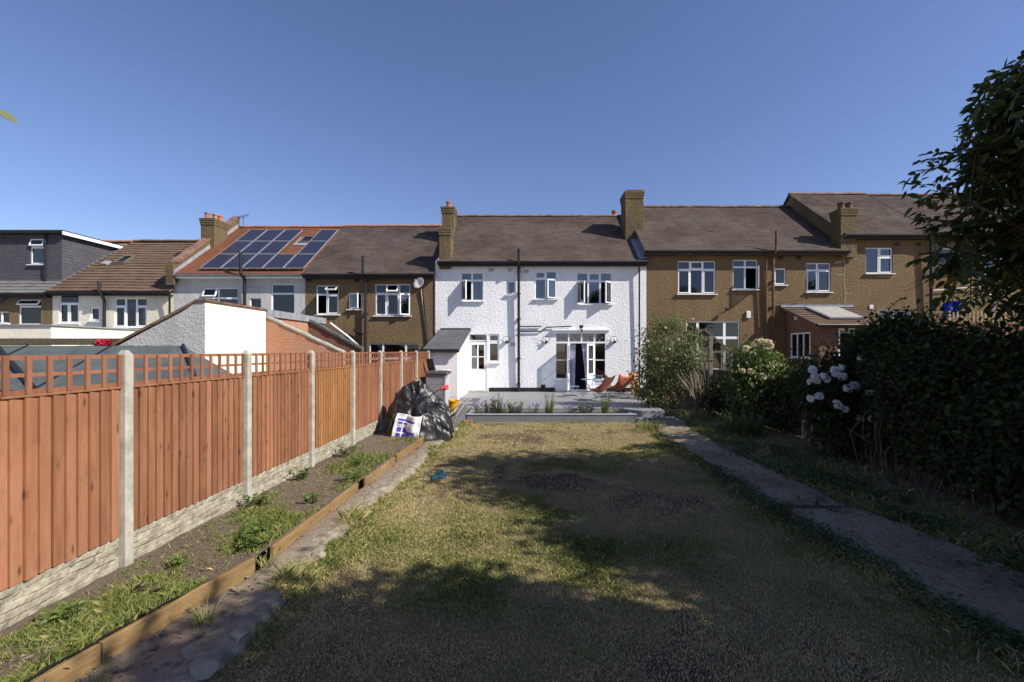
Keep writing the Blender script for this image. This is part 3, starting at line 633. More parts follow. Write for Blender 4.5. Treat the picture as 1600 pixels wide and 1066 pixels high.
pipe(hE, [P(810.5, 389, 21.5), P(810.5, 410, 21.5), P(810.5, 418, 21.72), P(810.5, 612, 21.78)], .065, joints=[(fx(810.5, 21.78), 21.78, fz(q, 21.78)) for q in (425, 459, 499, 560, 600)])
pipe(hE, [P(997.5, 411, 21.6), P(999, 425, 21.75), P(999, 606, 21.8)], .04, name='downpipe')
pipe(hE, [P(812, 510.5, 21.83), P(846, 510, 21.83)], .028, name='waste_pipe'); pipe(hE, [P(812, 518.5, 21.83), P(845, 518, 21.83), P(854, 511.5, 21.83), P(893, 510, 21.83)], .028, name='waste_pipe')
for px, py in ((768, 422), (797, 422), (822, 424), (801, 538.5), (838, 529)): airbrick(hE, px, py, 'grey_render' if px != 838 else 'smooth_white')
ob = MB(); x_, z_ = fx(848.7), fz(603 - 0); ob.bbox(x_ - .1, x_ + .1, YH - .05, YH + .001, fz(606), fz(601), .01); ob.build('outdoor_vent', M['black_paint'], hE)
# chimneys between D and E
chimney(hE, 684.5, 706, 356, 420, 21.75, .82, [], 3, captop='stack_dash'); chimney(hE, 688.5, 711, 323, 400, 24.4, .85, [(699.5, .35)], 3, .14, .38)
fl = MB(); fl.prism([(YE + .05, sE[2] + .02), (YR, sE[3] + .02), (YR, sE[3] + .1), (YE + .05, sE[2] + .1)], 0, fx(686) - .02, fx(686) + .03); fl.build('flashing', M['lead'], hE)

# --- F: brown house right of the white one
hF, sF = house('brown pebbledashed house right of the white house with rusty pipes on its wall', 1010, 1318, 391.5, 323.5, 'brown_dash', 'roof_old_warm',
    [dict(r=(1059, 1118, 408, 459), c=cols((0, .33, .67, 1), .74), sash=(0, 3, 4), curtain=[(0, .3, 0, 'curtain'), (.7, 1, 0, 'curtain')]),
     dict(r=(1145, 1184, 406, 452), c=cols((0, .5, 1), .75), opens={2: ('R', 72)}, curtain=[(0, .5, 0, 'curtain')]),
     dict(r=(1210, 1228, 419, 445), c=[(0, 1, 0, 1)], sash=(0,), curtain=[(0, 1, 0, 'curtain')]),
     dict(r=(1260, 1298, 411, 456), c=cols((0, .46, 1), .75), opens={0: ('L', 26)}, sash=(2,), curtain=[(.5, 1, 0, 'curtain')]),
     dict(r=(1072, 1156, 502, 610), c=[(0, .22, 0, .55), (0, .22, .55, 1), (.22, .72, .3, .76), (.22, .72, 0, .3), (.22, .72, .76, 1), (.72, 1, 0, .76), (.72, 1, .76, 1)], w=.06)],
    ridge_m='ridge_dull', rx=(fx(1010) - .15, fx(1318) + .1), gut='black_pipe', fascia='dark_wood')
for a, b in ((1197, 1197.5), ): pipe(hF, [P(1197, 407, 21.7), P(1197.5, 527, 21.75)], .045, 'rust_pipe', 'downpipe')
pipe(hF, [P(1213, 361, 21.45), P(1213, 392, 21.45), P(1208, 400, 21.7), P(1208, 540, 21.75)], .06, 'rust_pipe', joints=[(fx(1208, 21.75), 21.75, fz(q, 21.75)) for q in (410, 440, 480)])
pipe(hF, [P(1212, 474, 21.8), P(1254, 468, 21.8)], .022, 'rust_pipe', 'waste_pipe')
mb = MB(); x, z = fx(1168.5), fz(492); mb.bbox(x - .1, x + .1, YH - .09, YH, z - .17, z + .17, .02); mb.build('alarm_box', M['pale_plastic'], hF)
for px in (1220, 1248): airbrick(hF, px, 403, 'black_paint')
wl = MB(); q = P(1134.5, 483.5, 21.8); wl.bbox(q.x - .07, q.x + .07, 21.6, 21.75, q.z - .08, q.z + .06, .02); wl.tube([q, (q.x, YH, q.z - .1)], .02, 6); wl.build('floodlight', M['black_paint'], hF)
c_ = chimney(hF, 975.5, 1007, 299, 400, 23.6, 1.15, [], 3, captop='stack_dash')
q = MB()
for yo, px in ((27.6, 960),): q.lathe([(.15, 0), (.14, .35), (.17, .36), (.17, .48), (.12, .48)], (fx(960, 27.2), 27.2, fz(342, 27.2)), 12)
q.build('chimney_pot', M['terracotta'], c_)
fl = MB(); xg = fx(1010) - .02
def fzr(s, y): return s[2] + (s[3] - s[2]) * (y - YE) / (YR - YE)
fl.add([(xg - .02, YE + .1, fzr(sE, YE + .1) + .05), (xg - .02, YR, fzr(sE, YR) + .05), (xg - .02, YR, fzr(sF, YR) - .16), (xg - .02, YE + .1, fzr(sF, YE + .1) - .16)], [(0, 3, 2, 1)])
fl.add([(xg - .38, YE + .1, fzr(sE, YE + .1) + .045), (xg - .38, YR, fzr(sE, YR) + .045), (xg - .021, YR, fzr(sE, YR) + .09), (xg - .021, YE + .1, fzr(sE, YE + .1) + .09)], [(0, 3, 2, 1)])
fl.build('flashing', M['lead'], hF)

# --- G and H
hG, sG = house('brown pebbledashed house set highest, with two-pot chimney and cracked render', 1318, 1456, 366, 303.5, 'brown_dash', 'roof_old_warm',
    [dict(r=(1353, 1395, 387, 427), c=[(0, .5, 0, 1), (.5, 1, 0, .64), (.5, 1, .64, 1)], sash=(1, 2), curtain=[(0, 1, 0, 'curtain')]), dict(r=(1372, 1424, 483, 520), c=[(0, .5, 0, 1), (.5, 1, 0, 1)], w=.055)], ridge_m='ridge_dull', rx=(fx(1318) - .1, fx(1456) + .1))
chimney(hG, 1312, 1341, 325, 402, 21.7, .75, [(1321, .3), (1333, .3)], 3, .16, .34, 'rust_pipe')
pipe(hG, [P(1453, 370, 21.6), P(1455, 380, 21.7), P(1455, 495, 21.75)], .07, name='downpipe')
for px in (1402, 1435): airbrick(hG, px, 382, 'black_paint')
wl = MB(); q = P(1410, 467, 21.7); wl.bbox(q.x - .12, q.x + .1, 21.5, 21.7, q.z - .03, q.z + .03, .01); wl.tube([q, (q.x - .1, YH, q.z - .1)], .02, 6); wl.build('floodlight', M['black_paint'], hG)
mb = MB(); x, z = fx(1361), fz(480); mb.bbox(x - .1, x + .1, YH - .04, YH, z - .1, z + .1, .02); mb.build('vent_cover', M['pale_plastic'], hG)
for pts, w_ in (([(1318, 404), (1320, 420), (1318.5, 440), (1320.5, 462), (1319.5, 478)], 1.0), ([(1303, 428), (1309, 430), (1318, 429)], .9), ([(1320, 459), (1331, 458.5)], .5), ([(1326, 408), (1332, 404), (1338, 402.5)], 2.0), ([(1372, 432), (1396, 432.5)], 1.2), ([(1304, 412), (1315, 408)], 2.5)):
    mb = MB(); v = []
    for i, (px, py) in enumerate(pts): a = w_ * R.uniform(.6, 1.2); v += [(fx(px + (a if pts[0][0] - pts[-1][0] < 5 and abs(pts[0][1] - pts[-1][1]) > 20 else 0)), YH - .008, fz(py + (0 if abs(pts[0][1] - pts[-1][1]) > 20 else a))), (fx(px - (a if abs(pts[0][1] - pts[-1][1]) > 20 else 0)), YH - .008, fz(py - (0 if abs(pts[0][1] - pts[-1][1]) > 20 else a)))]
    mb.add(v, [(2 * i, 2 * i + 1, 2 * i + 3, 2 * i + 2) for i in range(len(pts) - 1)]); mb.build('render_patch', M['patch'], hG)
hH, sH = house('rightmost brown house half hidden behind the tree, with a top-hung window open', 1456, 1760, 366, 305, 'brown_dash', 'roof_old',
    [dict(r=(1467, 1512, 388, 425), c=cols((0, .5, 1), .7), curtain=[(0, 1, 0, 'curtain')]), dict(r=(1539, 1586, 388, 439), c=cols((0, .45, 1), .68), opens={3: ('T', 50)}, sash=(0, 2))], ridge_m='ridge_dull', rx=(fx(1456) + .11, fx(1760)))
mb = MB(); x, z = fx(1531), fz(450); mb.bbox(x - .1, x + .1, YH - .08, YH, z - .16, z + .16, .02); mb.build('alarm_box', M['pale_plastic'], hH)
pipe(hH, [P(1458, 454, 21.8), P(1520, 449, 21.8)], .025, 'pale_plastic', 'waste_pipe')

# ------------------------------------------------------------------ outbuildings
ex = thing('rear_extension', 'white rendered rear extension with bright right flank beyond the fence', 'extension', (-11, 15, 0)); XW = -9.75; zt = 3.78
mb = MB(); y0, ym, y1 = 13.8, 16.97, 21.85
mb.quad((XW, y0, -.2), (XW, ym, -.2), (XW, ym, zt), (XW, y0, zt)); mb.build('flank_wall', M['ivory_render'], ex)
mb = MB(); mb.add([(-12.4, y0, -.2), (XW, y0, -.2), (XW, y0, zt), (-10.0, y0, zt), (-10.3, y0, zt - .22), (-12.4, y0, 2.42)], [(0, 1, 2, 3, 4, 5)]); mb.quad((-12.4, y0, -.2), (-12.4, y0, 2.42), (-12.4, y1, 2.42), (-12.4, y1, -.2)); mb.build('front_wall', M['grey_render'], ex)
mb = MB(); mb.quad((XW, ym, -.2), (XW, y1, -.2), (XW, y1, zt - .22), (XW, ym, zt - .22)); mb.build('brick_flank', M['brick_red'], ex)
mb = MB(); pr = [(XW + .06, zt + .003), (XW + .06, zt + .06), (-10.0, zt + .06), (-10.35, zt - .15), (-12.5, 2.5), (-12.5, 2.43), (-10.3, zt - .215), (-10.0, zt + .003)]
mb.prism(pr, 1, y0 - .05, ym); mb.build('roof', M['ridge_dull'], ex)
mb = MB(); mb.prism([(XW + .07, zt - .22), (XW + .07, zt + .05), (-10.2, zt + .05), (-12.5, 2.5), (-12.5, 2.42), (-10.2, zt - .22)], 1, ym + .004, y1); mb.build('flat_roof', M['lead'], ex)

bo = thing('brick_outhouse', 'weathered red brick outhouse with a wall sloping down to the right', 'outhouse', (-8.5, 19, 0))
xa, xb = XW + .01, -6.9; za, zb = 3.52, 2.2
def sl_(x): return za + (zb - za) * (x - xa) / (xb - xa)
mb = MB(); mb.prism([(xa, -.2), (xb, -.2), (xb, zb), (xa, za)], 1, 17.0, 17.22); mb.build('front_wall', M['brick_red'], bo)
mb = MB(); n = 11
for i in range(n):
    a, b = xa + (xb - xa) * i / n, xa + (xb - xa) * (i + 1) / n - .012; j = R.uniform(-.01, .015)
    mb.prism([(a, sl_(a) + .002), (b, sl_(b) + .002), (b, sl_(b) + .07 + j), (a, sl_(a) + .07 + j)], 1, 16.96 + j, 17.26)
mb.build('coping', M['concrete'], bo)
xc, zc, xd, zd = fx(476, 20.2), fz(499, 20.2), fx(566, 20.2), fz(547, 20.2)
mb = MB(); mb.prism([(xc, 0), (xd, 0), (xd, zd), (xc, zc)], 1, 20.2, 20.35); mb.build('rear_wall', M['brick_dark'], bo)  # shade on this wall is put into the darker brick colour
mb = MB(); n = 8
for i in range(n):
    u, w_ = i / n, (i + 1) / n; j = R.uniform(-.015, .02); mb.prism([(xc + (xd - xc) * u, zc + (zd - zc) * u + .002), (xc + (xd - xc) * w_, zc + (zd - zc) * w_ + .002), (xc + (xd - xc) * w_, zc + (zd - zc) * w_ + .1 + j), (xc + (xd - xc) * u, zc + (zd - zc) * u + .1 + j)], 1, 20.12 + j, 20.45)
mb.build('felt_edge', M['felt'], bo)
mb = MB(); mb.tube([P(516, 505, 20.6), P(545, 527, 20.6), P(566, 546, 20.6)], .05, 8); mb.build('gutter', M['pale_plastic'], bo)

fs = thing('felt_roofed_shed', 'low shed with dark grey felt roof behind the trellis', 'shed', (-9.5, 8.5, 0))
yr_, zr_ = 9.6, 2.4; ye_, ze_ = 8.0, 1.62; xl, xr = -13.5, fx(286, 9.6); xe = fx(312, 8.0)
mb = MB(); A, B, Cc, D_ = (xl, ye_, ze_), (xe, ye_, ze_), (xr, yr_, zr_), (xl, yr_, zr_); A2, B2 = (xl, 11.2, ze_), (xr + .2, 11.2, ze_)
nu = 24; pts = []
for j in range(7):
    t = j / 6
    for i in range(nu + 1):
        u = i / nu; x = (xl + (xe - xl) * u) * (1 - t) + (xl + (xr - xl) * u) * t
        pts.append((x, ye_ + (yr_ - ye_) * t, ze_ + (zr_ - ze_) * t + .02 * math.sin(i * 1.9 + j * .4) * float(vn(i * .5, j * .7))))
mb.grid(pts, nu, 6); mb.quad(D_, Cc, B2, A2); mb.add([B, B2, Cc], [(0, 1, 2)]); mb.build('roof', M['felt'], fs)
for a in (.22, .5, .78):
    x = xl + (xr - xl) * a; MB().tube([(x, ye_ - .01, ze_ + .012), (x - .1, yr_, zr_ + .012)], .016, 5).build('roof_seam', M['black_paint'], fs)
mb = MB(); mb.tube([(xe, ye_, ze_ + .02), (xr, yr_, zr_ + .02)], .035, 6).build('roof_seam', M['black_paint'], fs); mb = MB(); mb.tube([(fx(-8, 9.6), 9.6, zr_ + .03), (fx(52, 8), 8.0, ze_ + .03)], .05, 6); mb.build('roof_seam', M['black_paint'], fs)
mb = MB(); mb.quad((xl, ye_ + .1, -.2), (xe - .1, ye_ + .1, -.2), (xe - .1, ye_ + .1, ze_ - .01), (xl, ye_ + .1, ze_ - .01)); mb.quad((xe - .1, ye_ + .1, -.2), (xr + .1, 11.1, -.2), (xr + .1, 11.1, ze_ - .01), (xe - .1, ye_ + .1, ze_ - .01)); mb.build('wall', M['dark_wood'], fs)

fe = thing('flat_roofed_extension', 'cream parapet extension below the dormered house', 'extension', (-18, 17, 0)); Ya = 17.2
mb = MB(); mb.box(-26, fx(80, Ya), Ya, YH - .01, -.2, fz(509, Ya)); mb.build('wall', M['ivory_render'], fe)
mb = MB(); mb.box(-26, fx(80, Ya) + .08, Ya - .06, YH - .02, fz(509, Ya) + .002, fz(507, Ya)); mb.build('coping', M['lead'], fe)
ff2 = thing('garage', 'low flat-roofed garage with a brown fascia beyond the felt shed', 'garage', (-13, 15, 0)); Ya = 15.0
mb = MB(); mb.box(-22, fx(198, Ya), Ya, Ya + 2.0, -.2, fz(541, Ya)); mb.build('wall', M['grey_render'], ff2)
mb = MB(); mb.box(-22.1, fx(200, Ya), Ya - .1, Ya + 2.1, fz(538, Ya) - .0, fz(529, Ya)); mb.build('flat_roof', M['bark'], ff2)

# lean-to of the white house
lt = thing('lean_to', 'white lean-to store with grey slate roof against the white house', 'lean-to', (-3.5, 20, 0)); Yf = 18.44
xl, xr = fx(671, Yf), fx(715, Yf); ze, zt = fz(546, 18.3), fz(514.5)
mb = MB(); zz = lambda y: ze - .06 + (zt - ze) * (y - 18.3) / (YH - 18.3)
mb.quad((xl, Yf, 0), (xr, Yf, 0), (xr, Yf, zz(Yf)), (xl, Yf, zz(Yf))); mb.add([(xr, Yf, 0), (xr, YH - .004, 0), (xr, YH - .004, zz(YH)), (xr, Yf, zz(Yf))], [(0, 1, 2, 3)]); mb.add([(xl, Yf, 0), (xl, YH - .004, 0), (xl, YH - .004, zz(YH)), (xl, Yf, zz(Yf))], [(3, 2, 1, 0)])
mb.build('wall', M['smooth_white'], lt)
mb = MB(); roof_slope(mb, xl - .22, xr + .1, 18.25, ze, YH - .004, zt, .2, .012, 6, .003, 3, False); rf = mb.build('roof', M['lean_slate'], lt)
mb = MB(); mb.box(xl - .22, xr + .1, 18.2, 18.245, ze - .13, ze + .012); mb.build('fascia', M['black_paint'], lt)
mb = MB(); mb.box(xl - .2, xr + .08, YH - .12, YH - .002, zt - .03, zt + .05); mb.build('flashing', M['store_lid'], lt)

# brick lean-to kitchen on the right
bl = thing('brick_lean_to', 'small brick lean-to kitchen with brown tiled roof and skylight', 'extension', (13.5, 20.5, 0)); Yf = 19.4
xl, xr = fx(1231), fx(1390, Yf); zt, ze = fz(480), fz(507, Yf - .25); xs = fx(1280, Yf)
def zr2(y): return ze + (zt - ze) * (y - (Yf - .25)) / (YH - Yf + .25)
wi = (fx(1310, Yf), fx(1338, Yf), 0, fz(513, Yf)); mb = MB(); facade(mb, xs, xr, -.3, zr2(Yf) - .05, Yf, [(wi[0], wi[1], .1, wi[3])])
mb.quad((xr, Yf, -.3), (xr, YH - .004, -.3), (xr, YH - .004, zr2(YH) - .05), (xr, Yf, zr2(Yf) - .05))
YY = lambda px: 12.2 * F / (px - VX)
w0, w1 = 20.0, 21.5; wz0, wz1 = fz(559, 20.7), fz(520, 20.7)
ys = [Yf, w0, w1, YH - .004]
for i in range(3):
    a, b = ys[i], ys[i + 1]
    if i == 1: mb.quad((xs, a, -.3), (xs, a, wz0), (xs, b, wz0), (xs, b, -.3)); mb.quad((xs, a, wz1), (xs, a, zr2(a) - .05), (xs, b, zr2(b) - .05), (xs, b, wz1))
    else: mb.quad((xs, a, -.3), (xs, a, zr2(a) - .05), (xs, b, zr2(b) - .05), (xs, b, -.3))
mb.build('wall', M['brick_dark'], bl)
mb = MB()
def yb(y0, y1, z0, z1, w=.05): mb.box(xs - .015, xs + .05, y0, y1, z0, z1)
yb(w0, w1, wz0, wz0 + .06); yb(w0, w1, wz1 - .06, wz1)
for t in (0, .33, .66, 1): y_ = w0 + (w1 - w0 - .06) * t; yb(y_, y_ + .06, wz0 + .06, wz1 - .06)
mb.box(xs - .06, xs - .016, w0 - .05, w1 + .05, wz0 - .05, wz0); wo = mb.build('window', M['upvc'], bl)
mb = MB(); mb.box(xs + .01, xs + .02, w0 + .05, w1 - .05, wz0 + .05, wz1 - .05); mb.build('pane', M['glass'], wo)
mb = MB(); mb.box(xs + .15, xs + .17, w0, w0 + .6, wz0, wz1); mb.build('curtain', M['curtain'], wo)
leaf(bl, Matrix.Translation((wi[0], Yf + .05, .1)), wi[1] - wi[0], wi[3] - .1, (1, 1), 'door', ('upvc', 'glass'), bottom=.5)
mb = MB(); roof_slope(mb, xs - .3, xr + .15, Yf - .25, ze, YH - .004, zt, .3, .035, 8, .004, 9, False); mb.build('roof', M['roof_inter'], bl)
a_ = math.atan2(zt - ze, YH - Yf + .25); T = Matrix.Translation((fx(1262, 21.5) - .1, Yf + .35, zr2(Yf + .35) + .05)) @ Matrix.Rotation(a_, 4, 'X')
mb = MB(); mb.box(0, 1.5, 0, 1.9, 0, .07, 0, T); mb.box(.08, 1.42, .08, 1.82, .071, .08, 1, T); mb.build('skylight', [M['lead'], M['dish_dull']], bl)
mb = MB(); mb.box(xs - .3, xr + .15, YH - .1, YH - .006, zt - .02, zt + .1); mb.build('flashing', M['lead'], bl)
mb = MB(); mb.box(xs - .3, xr + .15, Yf - .31, Yf - .255, ze - .09, ze + .01); mb.tube([(xs - .3, Yf - .36, ze - .03), (xr + .15, Yf - .36, ze - .03)], .06, 8); mb.build('gutter', M['black_pipe'], bl)
mb = MB(); q = P(1240, 498, 21.0); mb.bbox(xs - .12, xs, 20.9, 21.05, fz(500, 21), fz(494, 21), .02); mb.build('vent_cover', M['pale_plastic'], bl)
mb = MB(); mb.quad((fx(1231), YH - .02, -.3), (xs - .001, YH - .02, -.3), (xs - .001, YH - .02, zt - .1), (fx(1231), YH - .02, zt - .4)); mb.build('side_wall', M['brown_dash'], bl)
rtop = thing('shed', 'x', 'x'); bpy.data.objects.remove(rtop)
# ------------------------------------------------------------------ ground
def sst(a, b, x): t = np.clip((np.asarray(x, float) - a) / (b - a), 0, 1); return t * t * (3 - 2 * t)
PEX = np.array([[2.0, -2.30], [3.1, -2.34], [4.9, -2.43], [7.5, -2.37], [10, -2.27], [14, -2.18], [19, -2.05]])   # right edge of the left path
BEX = np.array([[1.0, -3.35], [3.1, -3.10], [4.66, -2.78], [7.4, -2.76], [9.2, -2.70], [12, -2.58], [19, -2.45]])  # edging boards
RPL = np.array([[1.5, 3.85], [3.6, 3.75], [5, 3.62], [7, 3.56], [10, 3.56], [13, 3.55], [14.8, 3.7]])
RPR = np.array([[1.5, 5.3], [3.6, 5.25], [5, 4.95], [7, 4.62], [10, 4.5], [13, 4.52], [14.8, 4.9]])
ip = lambda T, y: np.interp(y, T[:, 0], T[:, 1])
def gz(x, y):
    x, y = np.asarray(x, float), np.asarray(y, float)
    z = .03 * sst(4, 14.6, y) + .05 * (fbm(x * .8, y * .8, 3) - .5)
    z = z - .16 * sst(0.02, .12, ip(PEX, y) - x) * (x < 0)
    z = z + .06 * sst(4.6, 6.2, x)
    return z
def lawntint(x, y):
    """0 bare soil .. .45 straw .. 1 green"""
    g = fbm(x * .55, y * .55, 5, 5); d = fbm(x * 1.7 + 9, y * 1.7, 8, 5)
    t = .45 + .9 * (g - .47) + .6 * (d - .5)
    t = t + .28 * sst(.55, 0, x - ip(PEX, y)) + .30 * sst(.9, 0, ip(RPL, y) - x) - .12 * sst(10.6, 12.5, y) * sst(-1.6, -.6, x)
    e = ((x - .22) / 1.05) ** 2 + ((y - 8.35) / .85) ** 2; t = t - .45 * sst(1.9, .0, e + 2.6 * (d - .5) + 1.2 * (fbm(x * 4, y * 4, 12) - .5))
    e = ((x - .75) / .35) ** 2 + ((y - 3.9) / .3) ** 2; t = t + (.42 - t) * .7 * sst(1.4, .1, e)
    t = t - .16 * sst(.64, .74, fbm(x * 2.3 + 30, y * 2.3, 21, 4)) - .2 * sst(4.2, 3.2, y)
    return np.clip(t, 0, 1)
def sheet(name, xs, ys, zf, m, tf=None, kind='structure', label=None):
    X, Y = np.meshgrid(xs, ys); Z = zf(X, Y); nu, nv = len(xs) - 1, len(ys) - 1
    i, j = np.meshgrid(np.arange(nu), np.arange(nv)); a = (j * (nu + 1) + i).ravel()
    fs = np.stack([a, a + 1, a + nu + 2, a + nu + 1], 1)
    o = build(name, np.stack([X.ravel(), Y.ravel(), Z.ravel()], 1), fs, m, None, True, tint=(tf(X, Y).ravel() if tf else np.full(X.size, .5)))
    return tag(o, label, None, None, kind)
xs = np.concatenate([[-600, -200, -60, -30, -14], np.arange(-4.2, 8.4, .09), [10, 14, 30, 60, 200, 600]])
ys = np.concatenate([[-400, -100, -30, -10, -3], np.arange(.5, 15.2, .1), [16, 18, 21, 26, 40, 100, 300, 900]])
sheet('lawn', xs, ys, gz, M['lawn'], lambda X, Y: np.where((X > 4.4) | (X < -2.3), .28 + .3 * fbm(X * 1.4, Y * 1.4, 44), lawntint(X, Y)))
def ribbon(name, L_, R_, ys, n, zf, m, thick, jag=.05, seed=1, tf=None):
    pts, tt = [], []; sd = seed * 13
    for j, y in enumerate(ys):
        a, b = float(ip(L_, y)), float(ip(R_, y)); a += jag * (float(fbm(y * 2.2, 3.3, sd)) - .5) * 2; b += jag * (float(fbm(y * 2.2, 7.7, sd + 1)) - .5) * 2
        row = [(a, y, float(zf(a, y)) - thick)] + [(a + (b - a) * i / n, y, float(zf(a + (b - a) * i / n, y)) - (.015 if i in (0, n) else 0)) for i in range(n + 1)] + [(b + .01, y, float(zf(b, y)) - thick)]
        pts += row
        tt += [float(tf(p[0], p[1])) if tf else .5 for p in row]
    w = n + 3; fs = [(j * w + i, j * w + i + 1, (j + 1) * w + i + 1, (j + 1) * w + i) for j in range(len(ys) - 1) for i in range(w - 1)]
    fs += [tuple(range(w - 1, -1, -1)), tuple((len(ys) - 1) * w + i for i in range(w))]
    return tag(build(name, np.array(pts), fs, m, None, False, tint=tt), kind='structure')
pz = lambda x, y: .055 + .03 * float(fbm(x * 1.5, y * 1.5, 31)) + .012 * float(fbm(x * 6, y * 6, 32))
ribbon('side_path', BEX + [0, .01], PEX, np.arange(1.2, 18.4, .12), 7, pz, M['path'], .25, .09, 2, lambda x, y: .25 + .5 * fbm(x * 1.6, y * 1.6, 51) + .35 * sst(.35, .05, ip(PEX, y) - x))
bz = lambda X, Y: .18 + .05 * (fbm(X * 1.3, Y * 1.3, 61) - .5) + .03 * (fbm(X * 5, Y * 5, 62) - .5)
def btint(X, Y): return np.clip(.25 + .6 * fbm(X * 1.5, Y * 1.5, 63), 0, 1)
ys_ = np.arange(.6, 18.3, .1); U = np.linspace(0, 1, 22); YY_, UU = np.meshgrid(ys_, U, indexing='ij'); XX = -4.05 + (ip(BEX, YY_) - .035 + 4.05) * UU
V = np.stack([XX.ravel(), YY_.ravel(), bz(XX, YY_).ravel()], 1); a = (np.arange(len(ys_) - 1)[:, None] * 22 + np.arange(21)).ravel()
tag(build('flower_bed', V, np.stack([a, a + 1, a + 23, a + 22], 1), M['bed'], None, True, tint=btint(XX, YY_).ravel()), kind='structure')
rpz = lambda x, y: .035 + .05 * float(sst(4, 14.6, y)) + .02 * float(fbm(x * 1.2, y * 1.2, 71)) + (.02 if y < 6.66 else 0)
rt = lambda x, y: .12 + .75 * fbm(x * 1.8, y * 1.8, 72)
ribbon('garden_path', RPL, RPR, np.arange(6.72, 14.72, .14), 8, rpz, M['path_grey'], .2, .07, 4, rt)
ribbon('garden_path', RPL, RPR, np.arange(1.6, 6.62, .12), 8, rpz, M['path_grey'], .2, .07, 6, rt)

# patio, steps and planter
PZ = .35
mb = MB(); xl0, xl1, yf, yb_ = -2.02, -1.98, 14.8, YH
mb.prism([(xl0 + .62, yf + .75), (3.0, yf + .75), (3.6, yf + .15), (4.35, yf + .15), (4.75, yb_ - .001), (-2.98, yb_ - .001), (-2.98, 18.9), (xl0, 18.9), (xl0, yf + .75)], 2, -.2, PZ)
tag(mb.build('patio', M['patio']), kind='structure')
mb = MB(); mb.bbox(-2.95, xl0 - .005, 18.32, 18.895, -.1, PZ - .15, .01); mb.bbox(-2.75, xl0 - .005, 17.8, 18.315, -.1, PZ - .30 + .06, .01)
tag(mb.build('steps', M['patio']), 'pair of grey steps rising from the side path to the patio', 'steps')
pl = thing('planter', 'long low grey rendered planter along the front of the patio', 'planter', (.5, 14.9, 0)); px1 = 3.35
mb = MB(); mb.box(xl0, px1, 14.6, 14.75, -.1, .255); mb.box(xl0, xl0 + .15, 14.751, 15.54, -.1, .255); mb.box(px1 - .15, px1, 14.751, 15.54, -.1, .255); mb.build('wall', M['planter'], pl)
mb = MB(); mb.bbox(xl0 - .02, px1 + .02, 14.58, 14.77, .257, .285, .006); mb.bbox(xl0 - .02, xl0 + .17, 14.772, 15.54, .257, .285, .006); mb.build('coping', M['coping'], pl)
mb = MB(); n = 40
mb.grid([(xl0 + .14 + (px1 - xl0 - .28) * i / n, 14.74 + .82 * j / 6, .20 + .05 * float(fbm(i * .6, j * .6, 5))) for j in range(7) for i in range(n + 1)], n, 6); mb.build('soil', M['soil'], pl, smooth=True)
mb = MB(); mb.prism([(px1 + .025, 14.62), (4.7, 14.9), (4.75, 15.0), (px1 + .025, 14.95)], 2, -.1, .15); tag(mb.build('patio_edging', M['planter']), 'pale slab edging at the right end of the planter', 'edging')

# ------------------------------------------------------------------ fence
fen = thing('garden_fence', 'orange-brown closeboard fence with trellis top and concrete posts', 'fence', (-4, 9, .2)); FX = -3.95
def ptz(y): return .2
for k in range(-1, 8):
    y = 4.55 + 1.93 * k; mb = MB(); rr = np.random.RandomState(k + 5); dx = rr.uniform(-.008, .008)
    prof = [(FX - .1 + dx, 0), (FX + dx, 0), (FX + dx, 2.26), (FX - .03 + dx, 2.3), (FX - .07 + dx, 2.3), (FX - .1 + dx, 2.26)]
    mb.bbox(FX - .1 + dx, FX + dx, y - .047, y + .047, -.05, 2.265, .008); mb.add([(FX - .09 + dx, y - .04, 2.266), (FX - .01 + dx, y - .04, 2.266), (FX - .01 + dx, y + .04, 2.266), (FX - .09 + dx, y + .04, 2.266), (FX - .07 + dx, y - .02, 2.305), (FX - .03 + dx, y - .02, 2.305), (FX - .03 + dx, y + .02, 2.305), (FX - .07 + dx, y + .02, 2.305)], [(0, 1, 5, 4), (1, 2, 6, 5), (2, 3, 7, 6), (3, 0, 4, 7), (4, 5, 6, 7)])
    mb.build('post', M['concrete'], fen)
